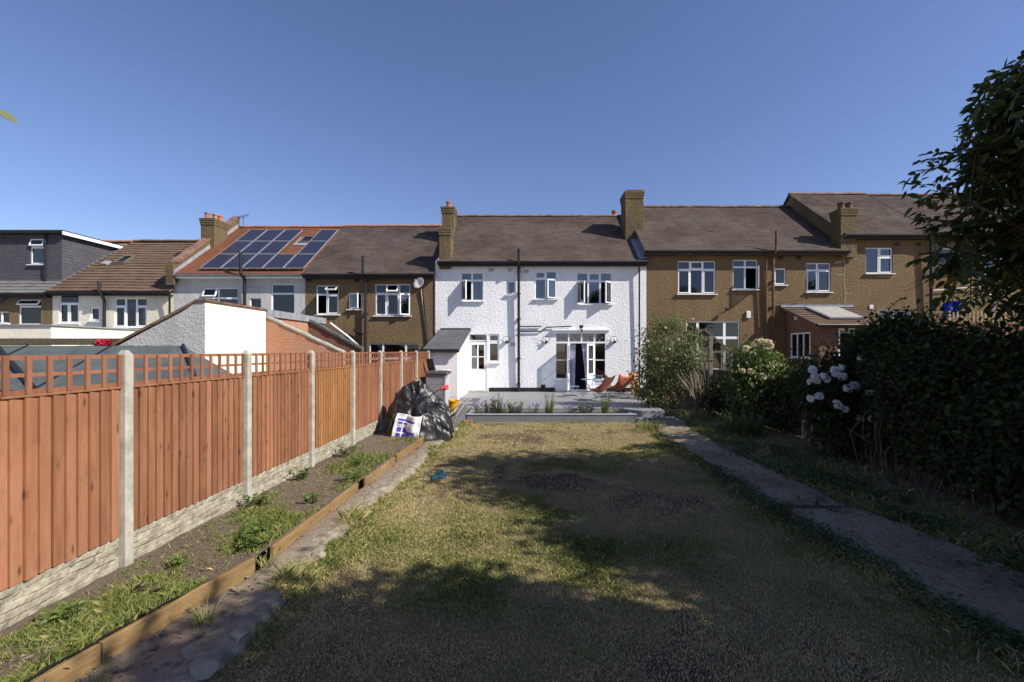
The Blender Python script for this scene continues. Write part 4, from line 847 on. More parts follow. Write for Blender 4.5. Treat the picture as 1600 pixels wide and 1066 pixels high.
for k in range(-2, 7):
    y0 = 4.55 + 1.93 * k + .052; y1 = y0 + 1.826; rr = np.random.RandomState(k + 50)
    if k == -2: continue
    pt_ = (.0, .12, -.05, .1, .0, .2, .05, -.1, .1)[k + 2]
    mb = MB(); nb = 17; bw = (y1 - y0) / nb; x = FX - .075
    for i in range(nb):
        a, b = y0 + bw * i, y0 + bw * (i + 1); mb.t = float(np.clip(.5 + pt_ + rr.normal() * .17, .12, .95)); e = rr.uniform(-.004, .004); zb = .485 + rr.uniform(-.006, .006); zt = 1.925 + rr.uniform(-.004, .004)
        a += .002; b -= .003 + rr.uniform(0, .002); h_ = .012 + rr.uniform(0, .004); mb.add([(x + .020 + h_ + e, a, zb), (x + .018 + e, b, zb), (x + .018 + e, b, zt), (x + .020 + h_ + e, a, zt), (x + .002, a, zb), (x + .002, b, zb), (x + .002, b, zt), (x + .002, a, zt)],
               [(0, 1, 2, 3), (7, 6, 5, 4), (1, 5, 6, 2), (4, 0, 3, 7), (3, 2, 6, 7), (4, 5, 1, 0)])
    mb.t = 0; mb.box(x - .004, x + .001, y0, y1, .49, 1.92, 1); mb.t = .3  # dark sheet behind the boards, painting shadow lines into the gaps
    for z in (.6, 1.2, 1.8): mb.box(x - .05, x - .005, y0, y1, z, z + .06)
    mb.t = .45; mb.bbox(x - .03, x + .04, y0, y1, 1.928, 1.95, .004)
    gold = k in (2, 3); p = mb.build('fence_panel', [M['fence_gold' if k == 2 else 'fence_wood'], M['gap_shade']], fen)
    if k == 1: pass
    t = MB(); xt = FX - .06
    for z0, z1 in ((1.951, 1.99), (2.09, 2.12), (2.225, 2.262)): t.t = rr.uniform(.3, .7); t.box(xt - .012, xt + .006, y0, y1, z0, z1)
    n = 12
    for i in range(n):
        yy = y0 + .02 + (y1 - y0 - .04) * i / (n - 1); t.t = rr.uniform(.25, .8); t.box(xt + .007, xt + .024, yy - .02, yy + .02, 1.953, 2.258)
    t.build('trellis', M['trellis_wood'], p)
    g = MB(); xg = FX - .07; g.box(xg - .02, xg + .002, y0, y1, .1, .48)
    for c in range(6):
        z0, z1 = .11 + .0615 * c, .11 + .0615 * (c + 1) - .004; yy = y0
        while yy < y1 - .02:
            l = rr.uniform(.2, .8); ye = min(y1, yy + l); d = rr.uniform(.006, .026); nn = 5
            pts = [(xg + (.002 if j in (0, 3) or i in (0, nn) else d + rr.uniform(-.006, .008)), yy + (ye - .004 - yy) * i / nn, z0 + (z1 - z0) * (0, .12, .88, 1)[j] + (rr.uniform(-.004, .004) if j in (1, 2) else 0)) for j in range(4) for i in range(nn + 1)]
            g.grid(pts, nn, 3); yy = ye
    g.build('gravel_board', M['gravel_board'], fen)

# timber edging
def board(name, pts, h, label, th=.03, m='edge_wood', z0=None):
    mb = MB(); rr = np.random.RandomState(len(label)); n = len(pts) - 1; v = []
    for i, (x, y) in enumerate(pts):
        zb = .0; tl = h + rr.uniform(-.006, .006); v += [(x - th, y, zb), (x, y, zb), (x + .004, y, tl - .008), (x - .004, y, tl), (x - th, y, tl)]
    fs = [(i * 5 + j, i * 5 + (j + 1) % 5, (i + 1) * 5 + (j + 1) % 5, (i + 1) * 5 + j) for i in range(n) for j in range(5)] + [(4, 3, 2, 1, 0), tuple(n * 5 + j for j in range(5))]
    mb.add(v, [f[::-1] for f in fs[:-2]] + fs[-2:]); mb.t = .5
    return tag(mb.build(name, M[m]), label, 'edging board')
bx = lambda y: float(ip(BEX, y))
board('edging_board', [(bx(y), y) for y in np.linspace(1.6, 3.28, 10)], .215, 'nearest timber edging board, running out of frame at the bottom')
board('edging_board', [(bx(y) + .008 * math.sin(y * 9), y) for y in np.linspace(3.3, 4.66, 10)], .215, 'timber edging board with black membrane behind it, ending at the weedy gap')
board('edging_board', [(bx(y) + .01, y) for y in np.linspace(4.95, 7.35, 14)], .195, 'long timber edging board beyond the weedy gap')
board('edging_board', [(bx(y) + .03, y) for y in np.linspace(7.6, 9.1, 10)], .20, 'short timber edging board midway to the rubbish heap')
board('edging_board', [(bx(y) + .0, y) for y in np.linspace(9.3, 11.3, 10)], .20, 'farthest timber edging board, reaching the black tarpaulin')
mb = MB(); n = 30; pts = []
for j in range(3):
    for i in range(n + 1):
        y = 1.7 + 2.5 * i / n; w = .16 * (1 - .75 * i / n); pts.append((bx(y) - .034 - w * (1 - j / 2), y, (.20, .214, .222)[j] + .006 * math.sin(i * 1.3)))
mb.grid(pts, n, 2); tag(mb.build('membrane', M['black_paint'], smooth=True), 'black weed membrane strip folded over the bed behind the board', 'membrane')

# ------------------------------------------------------------------ foliage tools
def leaf_arrays(Pp, D, N, L, Wd, fold=.18, droop=.12):
    D = D / np.linalg.norm(D, axis=1)[:, None]; S = np.cross(D, N); S /= np.linalg.norm(S, axis=1)[:, None] + 1e-9; N = np.cross(S, D)
    L = L[:, None]; Wd = Wd[:, None]; dn = np.array([0, 0, -1.0]) * droop * L
    a = Pp + D * L * .3 + N * fold * Wd; b = Pp + D * L * .68 + N * fold * Wd * .8 + dn * .4
    v = np.stack([Pp, a + S * Wd * .5, b + S * Wd * .42, Pp + D * L + dn, b - S * Wd * .42, a - S * Wd * .5], 1)
    return v
def leaf_mesh(name, m, Pp, D, N, L, Wd, parent=None, tint=None, fold=.18, droop=.12):
    v = leaf_arrays(Pp, D, N, L, Wd, fold, droop); n = len(v); b = (np.arange(n) * 6)[:, None]
    f = np.concatenate([b + [0, 3, 2, 1], b + [0, 5, 4, 3]], 0)
    t = np.repeat(tint if tint is not None else NR.random(n), 6)
    return build(name, v.reshape(-1, 3), f, m, parent, False, tint=t)
def runit(n): d = NR.normal(size=(n, 3)); return d / np.linalg.norm(d, axis=1)[:, None]
def tree(name, label, base, trunk_top, cen, rad, nl, nt, nlv, L, m, cat='tree', tr=.16, lmin=.55, up=.15, tint0=.45, tvar=.25, twl=(.5, 1.1), keep=None, tparts=('trunk', 'crown'), lim=.35, wr=.42, droop=.15, dirs=None, fill=0, fills=()):
    base, top, cen, rad = map(np.array, (base, trunk_top, cen, rad)); t = thing(name, label, cat, tuple(base)); wd = MB()
    n = 8; tp = [base + (top - base) * i / n + np.array([.06 * math.sin(i * 1.7), .06 * math.cos(i * 1.3), 0]) * min(i, 3) / 3 for i in range(n + 1)]
    wd.tube(tp, [tr * (1.25 if i == 0 else 1 - .55 * i / n) for i in range(n + 1)], 10)
    PL, DL, NL, TL = [], [], [], []
    for q in range(nl):
        d = runit(1)[0]; d[2] = d[2] * .9 + up; d /= np.linalg.norm(d)
        if dirs is not None and q < len(dirs): end = np.array(dirs[q])
        else: end = cen + d * rad * NR.uniform(lmin, 1.0)
        s = tp[NR.integers(int(n * lim), n + 1)]; mid = (s + end) / 2 + np.array([0, 0, .18 * np.linalg.norm(end - s)]) * NR.uniform(.2, 1)
        ts = np.linspace(0, 1, 8)[:, None]; cv = (1 - ts) ** 2 * s + 2 * ts * (1 - ts) * mid + ts ** 2 * end; cv[1:-1] += NR.normal(size=(6, 3)) * .03
        r0 = tr * NR.uniform(.28, .45)
        if keep is not None:
            ok = keep(cv); cut = int(np.argmin(ok)) if not ok.all() else 8; cut = max(cut, 2)
            if cut < 8: cv = np.stack([np.interp(np.linspace(0, cut - 1, 8), np.arange(8), cv[:, q_]) for q_ in range(3)], 1)
        wd.tube(cv, [r0 * (1 - .85 * i / 7) for i in range(8)], 6, cap=False)
        cl = NR.normal() * tvar * .5
        for w in range(nt):
            u = NR.uniform(.35, 1) if w else 1.0; i = min(int(u * 7), 6); p = cv[i] + (cv[i + 1] - cv[i]) * (u * 7 - i)
            dd = (p - cen) / rad; dd = dd / (np.linalg.norm(dd) + 1e-6) * .7 + runit(1)[0] * .9 + np.array([0, 0, .15]); dd /= np.linalg.norm(dd)
            ln = NR.uniform(*twl); k = nlv; us = np.linspace(.12, 1, k); sag = np.array([0, 0, -.22])
            q_ = p + dd * ln * us[:, None] + sag * (us[:, None] ** 2) * ln
            if keep is None or keep(np.array([p + dd * ln * .8]))[0]: wd.tube([p, p + dd * ln * .5 + sag * .25 * ln, p + dd * ln + sag * ln], [.012, .008, .004], 4, cap=False)
            side = np.cross(dd, [0, 0, 1.0]); side /= np.linalg.norm(side) + 1e-6
            sg = np.where(np.arange(k) % 2, 1, -1)[:, None]
            D = dd * .6 + side * sg * .8 + runit(k) * .35 + np.array([0, 0, -.15]); N_ = np.array([0, 0, 1.0]) + runit(k) * .55 + dd * .2
            PL.append(q_); DL.append(D); NL.append(N_); TL.append(np.clip(tint0 + cl + NR.normal(size=k) * tvar * .6, 0, .96))
    for fc, fr_, fn in ([(cen, rad, fill)] if fill else []) + list(fills):
        dd = runit(fn) * NR.random((fn, 1)) ** .4; a_ = mass(lambda n: (np.array(fc) + dd * np.array(fr_), dd + 1e-3), fn, 18, L, .2, tint0, tvar)
        for l_, q_ in zip((PL, DL, NL, TL), a_): l_.append(q_)
    PL, DL, NL, TL = map(np.concatenate, (PL, DL, NL, TL)); TL = np.where(NR.random(len(TL)) < .02, 1.0, TL)
    if keep is not None: kk = keep(PL); PL, DL, NL, TL = PL[kk], DL[kk], NL[kk], TL[kk]
    Ls = L * NR.uniform(.65, 1.2, len(PL)); leaf_mesh(tparts[1], M[m], PL, DL, NL, Ls, Ls * wr, t, TL, droop=droop)
    wd.build(tparts[0], M['bark'], t, smooth=True); return t
def mass(surf, n, per, L, spread, tint0=.45, tvar=.25, out=.8, down=.3):
    """surf(n) -> points and outward normals; leaves in clumps round them"""
    c, nn = surf(n); k = np.repeat(np.arange(n), per); m_ = n * per
    ct = NR.normal(size=n) * tvar
    p = c[k] + NR.normal(size=(m_, 3)) * spread; d = nn[k] * out + runit(m_) * .9 + np.array([0, 0, -down]); N_ = nn[k] + runit(m_) * .6 + np.array([0, 0, .6])
    return p, d, N_, np.clip(tint0 + ct[k] + NR.normal(size=m_) * .12, 0, .95), L * NR.uniform(.6, 1.25, m_)
def leaves_of(name, m, arr, parent, wr=.6): return leaf_mesh(name, M[m], arr[0], arr[1], arr[2], arr[4], arr[4] * wr, parent, arr[3])
def plantmesh(kind, seed):
    """small plants, built round the origin"""
    rr = np.random.RandomState(seed); st, lf, fl = MB(), [], MB()
    def arr(l):
        a = [np.array(x, float) for x in zip(*l)]; return a
    L_ = []
    return rr, st, L_, fl
def blades(name, m, n, h, spread, lean, w, parent, seed, seg=4, tint=(.3, .9), base=(0, 0, 0)):
    rr = np.random.RandomState(seed); V, Fc, T = [], [], []
    for i in range(n):
        a = rr.uniform(0, 2 * math.pi); r = spread * math.sqrt(rr.rand()); p = np.array([r * math.cos(a), r * math.sin(a), 0]) + base; a2 = a + rr.normal() * .8
        hh = h * rr.uniform(.5, 1.1); ln = lean * rr.uniform(.3, 1.3); sd = np.array([-math.sin(a2), math.cos(a2), 0]); b0 = len(V); tt = rr.uniform(*tint)
        for j in range(seg + 1):
            t = j / seg; c = p + np.array([math.cos(a2), math.sin(a2), 0]) * ln * hh * t * t + np.array([0, 0, hh * (t - .35 * ln * t * t)]); ww = w * (1 - t) ** .6 * (.7 + .3 * min(1, t * 4))
            V += [c - sd * ww / 2, c + sd * ww / 2]; T += [tt] * 2
        Fc += [(b0 + 2 * j, b0 + 2 * j + 1, b0 + 2 * j + 3, b0 + 2 * j + 2) for j in range(seg)]
    return build(name, np.array(V), Fc, M[m], parent, False, True, tint=T)
def herb(name, m, stems, h, leafL, parent, seed, spread=.15, per=8, lean=.35, stem_m='leaf_weed', tint=(.2, .9), wr=.5, r=.005):
    rr = np.random.RandomState(seed); st = MB(); Pp, D, N_, T = [], [], [], []; tips = []
    for i in range(stems):
        a = rr.uniform(0, 2 * math.pi); q = spread * math.sqrt(rr.rand()); b = np.array([q * math.cos(a), q * math.sin(a), 0]); hh = h * rr.uniform(.55, 1.05); l = lean * rr.uniform(.2, 1.2)
        tp = b + np.array([math.cos(a) * l * hh, math.sin(a) * l * hh, hh]); md = (b + tp) / 2 + np.array([0, 0, .08 * hh]); st.tube([b, md, tp], [r, r * .8, r * .4], 5, cap=False); tips.append(tp)
        for j in range(per):
            t = rr.uniform(.08, 1); p = (1 - t) ** 2 * b + 2 * t * (1 - t) * md + t * t * tp; aa = rr.uniform(0, 2 * math.pi)
            Pp.append(p); D.append([math.cos(aa), math.sin(aa), rr.uniform(-.1, .7)]); N_.append([rr.normal() * .3, rr.normal() * .3, 1]); T.append(rr.uniform(*tint))
    Pp, D, N_, T = map(np.array, (Pp, D, N_, T)); Ls = leafL * rr.uniform(.6, 1.2, len(Pp))
    v = leaf_arrays(Pp, D, N_, Ls, Ls * wr); n = len(v); b = (np.arange(n) * 6)[:, None]; f = np.concatenate([b + [0, 3, 2, 1], b + [0, 5, 4, 3]], 0)
    build('leaves', v.reshape(-1, 3), f, M[m], parent, False, True, tint=np.repeat(T, 6))
    if st.v: st.build('stems', M[stem_m], parent, False, True)
    return tips
def bloom(mb, c, r, rr, n=14):
    for i in range(n):
        d = rr.normal(size=3); d[2] = d[2] * .8 + .15; d /= np.linalg.norm(d); s = np.cross(d, [.3, .2, 1]); s /= np.linalg.norm(s); u = np.cross(d, s); o = np.array(c) + d * r * .55; mb.t = rr.uniform(.2, 1); w = r * .62
        mb.add([o - s * w - u * w * .6, o + s * w - u * w * .6, o + s * w * .9 + u * w * .8 + d * r * .25, o - s * w * .9 + u * w * .8 + d * r * .25, o + u * w * .1 - d * r * .18], [(0, 1, 4), (1, 2, 4), (2, 3, 4), (3, 0, 4)])
    return mb

# crumbled concrete lip along the lawn side of the left path
ys_ = np.arange(1.8, 17.5, .045); pts = []
for y in ys_:
    x0 = float(ip(PEX, y)) + .10 * (float(fbm(y * 2.2, 7.7, 27)) - .5) * 2; w = .03 + .10 * float(fbm(y * .9, 1.1, 201)) ; zt = pz(x0, y) + .01; zb = float(gz(x0 + .2, y)) - .05
    for k in range(9):
        t = k / 8; px = x0 - .12 + (w + .17) * t ** .8; pzv = zt + .006 * math.sin(math.pi * min(t * 1.25, 1)) - (zt - zb) * max(0, (t - .55) / .45) ** 1.5
        q = round((float(fbm(y * 5 + k * .3, k * .6, 203)) - .5) * 9) / 9; q2 = float(fbm(y * 13, k * 1.1, 204)) - .5
        pts.append((px + .06 * q * t + .03 * q2, y + .02 * q2, pzv + (.010 * q + .014 * q2 + .02 * (float(vn(y * 31, k * 1.7, 207)) - .5)) * min(1, t * 3)))
i_ = np.arange(len(ys_) - 1)[:, None] * 9 + np.arange(8); a = i_.ravel()
tag(build('path_edge', np.array(pts), np.stack([a, a + 1, a + 10, a + 9], 1)[:, ::-1].copy() if False else np.stack([a, a + 1, a + 10, a + 9], 1), M['path_lip'], None, False, tint=[.5] * len(pts)), kind='structure')
# ------------------------------------------------------------------ rubbish heap by the fence
def ridged(x, y, sd): return 1 - abs(2 * float(fbm(x, y, sd, 2)) - 1) * 2.2
HX0, HX1, HY0, HY1 = -3.78, -2.0, 11.15, 13.0
def heapz(x, y, fine=1.0):
    """crumpled tarpaulin over rubbish: height at x, y"""
    a, b = (x + 2.9) / .86, (y - 12.1) / .86; th = math.atan2(b, a); r = (abs(a) ** 2.4 + abs(b) ** 2.4) ** (1 / 2.4)
    r *= 1 + .13 * math.sin(3 * th + .6) * .6 + .10 * math.sin(7 * th + 2) + .16 * (float(fbm(math.cos(th) * 2.2 + 4, math.sin(th) * 2.2 + 4, 41)) - .5)
    d = max(0, 1 - r); z = .92 * (1 - math.exp(-d / .17)) * (.86 + .14 * d)
    z += .42 * math.exp(-(((x + 3.38) / .24) ** 2 + ((y - 12.25) / .30) ** 2)) + .40 * math.exp(-(((x + 2.80) / .34) ** 2 + ((y - 12.3) / .28) ** 2)) + .22 * math.exp(-(((x + 3.1) / .25) ** 2 + ((y - 12.35) / .25) ** 2))
    z += .10 * math.exp(-(((x + 2.35) / .2) ** 2 + ((y - 11.7) / .25) ** 2)); q = min(1, d / .10)
    u, v = x * 1.0 + .35 * float(fbm(x * 2, y * 2, 51)), y + .35 * float(fbm(x * 2, y * 2, 52))
    z += q * (.16 * ridged(u * 2.6, v * 1.9 + .6 * z, 53) + .06 * ridged(u * 5.5 + z, v * 5.0, 54) + fine * .018 * ridged(u * 12, v * 12 + z * 4, 55) - .12)
    return z + .04 if d > 0 else -.12
mb = MB(); n = 120; pts = []
for j in range(n + 1):
    for i in range(n + 1):
        x, y = HX0 + (HX1 - HX0) * i / n, HY0 + (HY1 - HY0) * j / n; z = heapz(x, y); o = .10 * max(0, min(1, z * 3)) 
        pts.append((x + o * (float(fbm(x * 5, z * 4 + y, 61)) - .5) * 1.6, y + o * (float(fbm(z * 5 + x * 3, y * 3, 62)) - .5) * 2.2, z))
mb.grid(pts, n, n); ta = tag(mb.build('tarpaulin', M['tarp'], smooth=True), 'crumpled black plastic tarpaulin heaped over rubbish beside the fence', 'tarpaulin')
# printed sack lying on the heap
def sackcell(i, j):
    u, v = (i + .5) / 30, (j + .5) / 24
    if v > .80 or u < .10 or u > .83 or v < .06: return 0
    if v > .70: return 1 if .1 < u < .78 else 0
    if u < .50:
        if v > .66: return 0
        cu, cv = ((u - .10) / .20) % 1, ((v - .06) / .10) % 1
        return 0 if cu < .12 or cv < .22 or (cv > .55 and cv < .63 and (i * 7 + j * 3) % 5 < 3) else 1
    return 1 if v < .36 else 0
def sackp(u, v):
    zz = .06 + .66 * v ** .85; x = -3.38 + .66 * u + .06 * v - .05 * (1 - v) * (1 - u); y = 11.16
    while y < 12.2 and max(heapz(x + q_, y, 0) for q_ in (-.08, 0, .08)) < zz + .05: y += .02
    return Vector((x, y, zz + .025 * math.sin(u * 5 + 1) - .03 * u))
SP = [[sackp(i / 30, j / 24) for i in range(31)] for j in range(25)]
def sacks(i, j):                                                 # the film bridges the folds below it
    a = [SP[q][w].y for q in range(max(0, j - 4), min(25, j + 5)) for w in range(max(0, i - 4), min(31, i + 5))]; p = SP[j][i]
    return Vector((p.x, .5 * sum(a) / len(a) + .5 * min(a) - .09 + .012 * math.sin(i * .5) + .008 * math.sin(j * .6 + i * .2), p.z))
mb = MB(); mb.grid([sacks(i, j) for j in range(25) for i in range(31)], 30, 24, cell=sackcell)
sk = tag(mb.build('printed_sack', [M['sack_white'], M['sack_blue']], smooth=True), 'white plastic sack with blue printed blocks lying on the black tarpaulin', 'sack')
mod = sk.modifiers.new('thick', 'SOLIDIFY'); mod.thickness = .006; mod.offset = 1
def bagmesh(name, c, r, h, m, label, cat, seed, sq=(1, 1)):
    mb = MB(); n, k = 40, 16; rr = np.random.RandomState(seed)
    pts = []
    for j in range(k + 1):
        v = j / k
        for i in range(n + 1):
            a = 2 * math.pi * i / n; q = r * (math.sin(math.pi * min(1, v * .9 + .1)) ** .6 + .05) * (1 + .22 * (float(fbm(math.cos(a) * 2 + seed, math.sin(a) * 2 + v * 3, seed)) - .5) + .06 * math.sin(9 * a + 4 * v) + .35 * ridged(math.cos(a) * 1.7 + 5, math.sin(a) * 1.7 + v * 2.2, seed) + .12 * ridged(math.cos(a) * 5 + 5, math.sin(a) * 5 + v * 6, seed + 9)); pts.append((c[0] + q * math.cos(a) * sq[0], c[1] + q * math.sin(a) * sq[1], c[2] + h * v))
    mb.grid(pts, n, k); return tag(mb.build(name, M[m]), label, cat)
bagmesh('bin_bag', (-2.62, 12.85, .05), .32, .98, 'tarp', 'black bin bag behind the tarpaulin heap, below the red-handled tool', 'bin bag', 6, (.8, .8))
bagmesh('white_bag', (-2.36, 12.5, .42), .11, .22, 'pale_plastic', 'small crumpled white bag wedged beside the black bags', 'bag', 8)
def tub(name, label, c, r0, r1, h, m, tilt=0, cat='bucket', handle=False):
    t = thing(name, label, cat, c); t.rotation_euler = (tilt * .4, tilt, 0); b = MB(); b.lathe([(r0, 0), (r1, h), (r1 + .012, h), (r1 + .012, h - .03), (r1 + .004, h - .035), (r1 - .012, h - .01), (r0 - .01, .02)], n=20); b.build('body', M[m], t, local=True)
    if handle:
        b = MB(); b.tube([(r1 * math.cos(a), r1 * math.sin(a) * .2 - .02, h - .02 + r1 * .7 * math.sin(a)) for a in np.linspace(0, math.pi, 9)], .006, 6); b.build('handle', M['red'], t, local=True)
    return t
tub('bucket', 'bright yellow plastic bucket among the rubbish', P(707, 642, 14.4), .13, .17, .34, 'yellow', .15, handle=True)
tub('tub', 'white plastic tub in front of the yellow bucket', P(695, 652, 13.0), .16, .18, .2, 'pale_plastic', -.25, 'tub')
# folded aluminium sun-lounger leaning on its side
t = thing('folded_lounger', 'folded aluminium garden lounger leaning beside the yellow bucket', 'lounger', P(706, 664, 13.6))
b = MB()
for dx in (0, .16):
    q = [P(700 + dx * 60, 664, 13.4), P(703 + dx * 60, 650, 13.4), P(722 + dx * 50, 626, 14.6), P(729 + dx * 50, 624, 15.1)]
    b.tube(q, .022, 8)
b.tube([P(700, 664, 13.4), P(709, 664, 13.4)], .02, 8); b.tube([P(729, 624, 15.1), P(737, 624, 15.1)], .02, 8); b.tube([P(712, 639, 14), P(720, 640, 14)], .02, 8); b.build('frame', M['alu'], t)
b = MB(); n = 9
for i in range(n):
    a, c = P(705 + 20 * i / n, 664 - 27 * i / n, 13.6 + 1.2 * i / n), P(715 + 16 * i / n, 660 - 20 * i / n, 13.8 + 1.3 * i / n); b.box(min(a.x, c.x) - .02, max(a.x, c.x) + .03, a.y, a.y + .08, .06, a.z + .12)
b.build('slats', M['gutter_grey'], t)
t = thing('strimmer', 'black garden tool with red handles resting on the bags', 'garden tool', P(690, 612, 12.8))
b = MB(); b.tube([P(672, 616, 12.6), P(688, 609, 12.8), P(698, 604, 13.0)], .014, 8); b.build('shaft', M['frame_black'], t)
b = MB(); b.tube([P(689, 609, 12.8), P(692, 604, 12.85), P(700, 603, 13.0), P(700, 607, 13.0), P(694, 609, 12.9)], .03, 8); b.bbox(fx(688, 12.85), fx(697, 12.85), 12.8, 12.95, fz(609, 12.85), fz(605, 12.85), .02); b.build('handle', M['red'], t)
b = MB(); b.lathe([(.0, .03), (.07, .05), (.075, .0), (.05, -.04)], P(676, 616, 12.6), 12); b.build('head', M['frame_black'], t)
for i, (x0, x1, lb) in enumerate(((650, 662, 'longest bare timber batten poking up behind the tarpaulin'), (655, 664, 'thin pale stick leaning beside the batten behind the tarpaulin'))):
    mb = MB(); a, c = P(x0, 588 + 4 * i, 13.6), P(x1 + 4, 616, 13.2); mb.tube([a, c, c + (c - a) * 1.2], .022 - .006 * i, 6); tag(mb.build('stick', M['tan_wood']), lb, 'stick')
# storage box
t = thing('storage_box', 'grey slatted plastic garden storage box with dark lid', 'storage box', (-3.4, 16.8, .1)); Ys = 16.5; x0, x1 = fx(666, Ys), fx(695, Ys); y1 = 17.35
b = MB(); zt = fz(585, Ys)
for i in range(7): z0 = .1 + (zt - .1) * i / 7; b.bbox(x0 + .05, x1 - .05, Ys + .012, Ys + .04, z0 + .004, z0 + (zt - .1) / 7 - .004, .008)
b.box(x0, x0 + .05, Ys, Ys + .05, .05, zt); b.box(x1 - .05, x1, Ys, Ys + .05, .05, zt); b.box(x0 + .02, x1 - .051, Ys + .041, y1, .06, zt - .01); b.build('front_panel', M['store_grey'], t)
b = MB(); b.bbox(x1 + .002, x1 + .02, Ys + .02, y1, .05, zt, .006); b.bbox(x1 + .02, x1 + .032, Ys + .12, y1 - .1, .15, zt - .08, .006); b.build('side_panel', M['store_lit'], t)
b = MB(); b.bbox(x0 - .05, x1 + .09, Ys - .06, y1 + .05, zt + .003, zt + .07, .015); b.bbox(x0 - .02, x1 + .05, Ys - .02, y1 + .02, zt + .071, zt + .1, .01); b.build('lid', M['store_lid'], t)
b = MB(); b.prism([(x1 + .05, zt), (x1 + .085, zt), (x1 + .085, zt - .12), (x1 + .05, zt - .04)], 1, Ys - .02, Ys + .05); b.build('latch', M['store_lid'], t)
zl = zt + .103
t = thing('paper_stack', 'loose white papers piled on the storage box lid', 'papers', (x0 + .5, 16.9, zl)); b = MB()
for i in range(4): b.box(-.22, .22, -.15, .15, .012 * i, .012 * i + .01, 0, Matrix.Rotation(.3 * i, 4, 'Z') @ Matrix.Translation((.03 * i, 0, 0)))
b.build('sheets', M['sack_white'], t, local=True)
t = thing('work_gloves', 'orange and white gloves lying on the storage box lid', 'gloves', (x1 - .12, 16.8, zl)); b = MB()
for s in (0, 1):
    b.bbox(-.06 + .13 * s, .05 + .13 * s, -.1, .06, .0, .035, .012)
    for f in range(4): b.tube([(-.05 + .13 * s + .028 * f, .05, .02), (-.055 + .13 * s + .032 * f, .14 - .02 * abs(f - 1.5), .025)], .013, 6)
    b.tube([(-.06 + .13 * s, -.02, .02), (-.1 + .13 * s, .03, .025)], .013, 6)
b.build('fabric', M['terracotta'], t, local=True)
t = thing('leaning_board', 'dark board leaning against the fence behind the storage box', 'board', (-3.8, 17.6, .1)); b = MB(); b.prism([(17.55, .1), (17.6, .1), (17.6, 1.6), (17.1, 2.0), (17.05, 2.0), (17.5, 1.55)], 0, -3.88, -3.62); b.build('sheet', M['store_lid'], t)

# ------------------------------------------------------------------ patio furniture
def sling_chair(label, loc, rz):
    t = thing('butterfly_chair', label, 'chair', loc, rz, 'butterfly chairs on the patio'); b = MB(); n = 18
    A, B, Cc, D_ = Vector((-.40, .46, 1.02)), Vector((.40, .46, 1.02)), Vector((.38, -.46, .52)), Vector((-.38, -.46, .52)); pts = []
    for j in range(n + 1):
        v = j / n
        for i in range(n + 1):
            u = i / n; p = (D_ * (1 - u) + Cc * u) * (1 - v) + (A * (1 - u) + B * u) * v; cu, cv = 4 * u * (1 - u), 4 * v * (1 - v)
            p.z -= cu * (.05 + .07 * v) + cv * .30 * (.72 + .28 * cu) * (1.3 - .6 * v); p.y += cv * .13 - cu * (.06 * v - .07 * (1 - v)); p.x *= 1 - .10 * cv
            pts.append(p)
    b.grid(pts, n, n); s = b.build('sling', M['leather'], t, True, True); md = s.modifiers.new('t', 'SOLIDIFY'); md.thickness = .012
    b = MB(); r = .009
    for s_ in (-1, 1):
        fl0, bl0 = Vector((s_ * .30, -.34, .008)), Vector((s_ * .30, .34, .008))
        b.tube([(s_ * .395, .455, 1.0), bl0 * .25 + Vector((s_ * .2, -.05, .22)), (-s_ * .26, -.34, .012)], r, 7); b.tube([(s_ * .375, -.45, .50), (s_ * .12, 0, .24), (-s_ * .27, .36, .012)], r, 7)
    b.tube([(-.27, -.34, .012), (.27, -.34, .012)], r, 7); b.tube([(-.28, .36, .012), (.28, .36, .012)], r, 7); b.build('frame', M['frame_black'], t, False, True)
    return t
sling_chair('rust-orange leather butterfly chair facing left, nearer the planter', (2.72, 18.0, PZ), math.radians(-72))
sling_chair('rust-orange leather butterfly chair with tall back turned to the camera, nearer the bush', (3.72, 19.2, PZ), math.radians(-152))
t = thing('bistro_table', 'small round blue-grey metal bistro table by the french doors', 'table', (2.52, 19.8, PZ)); b = MB(); b.lathe([(.0, .70), (.33, .70), (.34, .705), (.34, .725), (.33, .73), (.0, .73)], n=28); b.build('tabletop', M['bistro'], t, local=True)
b = MB()
for y in (-.2, .2): b.tube([(-.26, y, .01), (.2, y * .9, .7)], .012, 7); b.tube([(.26, y * .85, .01), (-.2, y * .8, .7)], .012, 7)
b.tube([(-.26, -.2, .01), (-.26, .2, .01)], .01, 6); b.tube([(.26, -.17, .01), (.26, .17, .01)], .01, 6); b.build('legs', M['bistro'], t, local=True)
def bchair(label, loc, rz):
    t = thing('bistro_chair', label, 'chair', loc, rz, 'folding bistro chairs'); b = MB()
    for i in range(5): b.bbox(-.2, .2, -.19 + .08 * i, -.125 + .08 * i, .445, .46, .004)
    b.build('seat', M['bistro'], t, local=True); b = MB()
    for z in (.66, .78): b.bbox(-.2, .2, .21 + (z - .5) * .12, .225 + (z - .5) * .12, z, z + .06, .004)
    b.build('backrest', M['bistro'], t, local=True); b = MB()
    for x in (-.2, .2): b.tube([(x, -.24, .01), (x, .17, .45), (x, .26, .86)], .011, 7); b.tube([(x * .9, .24, .01), (x * .9, -.2, .44)], .011, 7)
    b.tube([(-.2, -.24, .012), (.2, -.24, .012)], .009, 6); b.tube([(-.18, .24, .012), (.18, .24, .012)], .009, 6); b.build('frame', M['bistro'], t, local=True); return t
bchair('blue-grey folding bistro chair left of the bistro table', (1.82, 19.3, PZ), math.radians(80)); bchair('blue-grey folding bistro chair behind the bistro table', (2.95, 20.6, PZ), math.radians(-20))
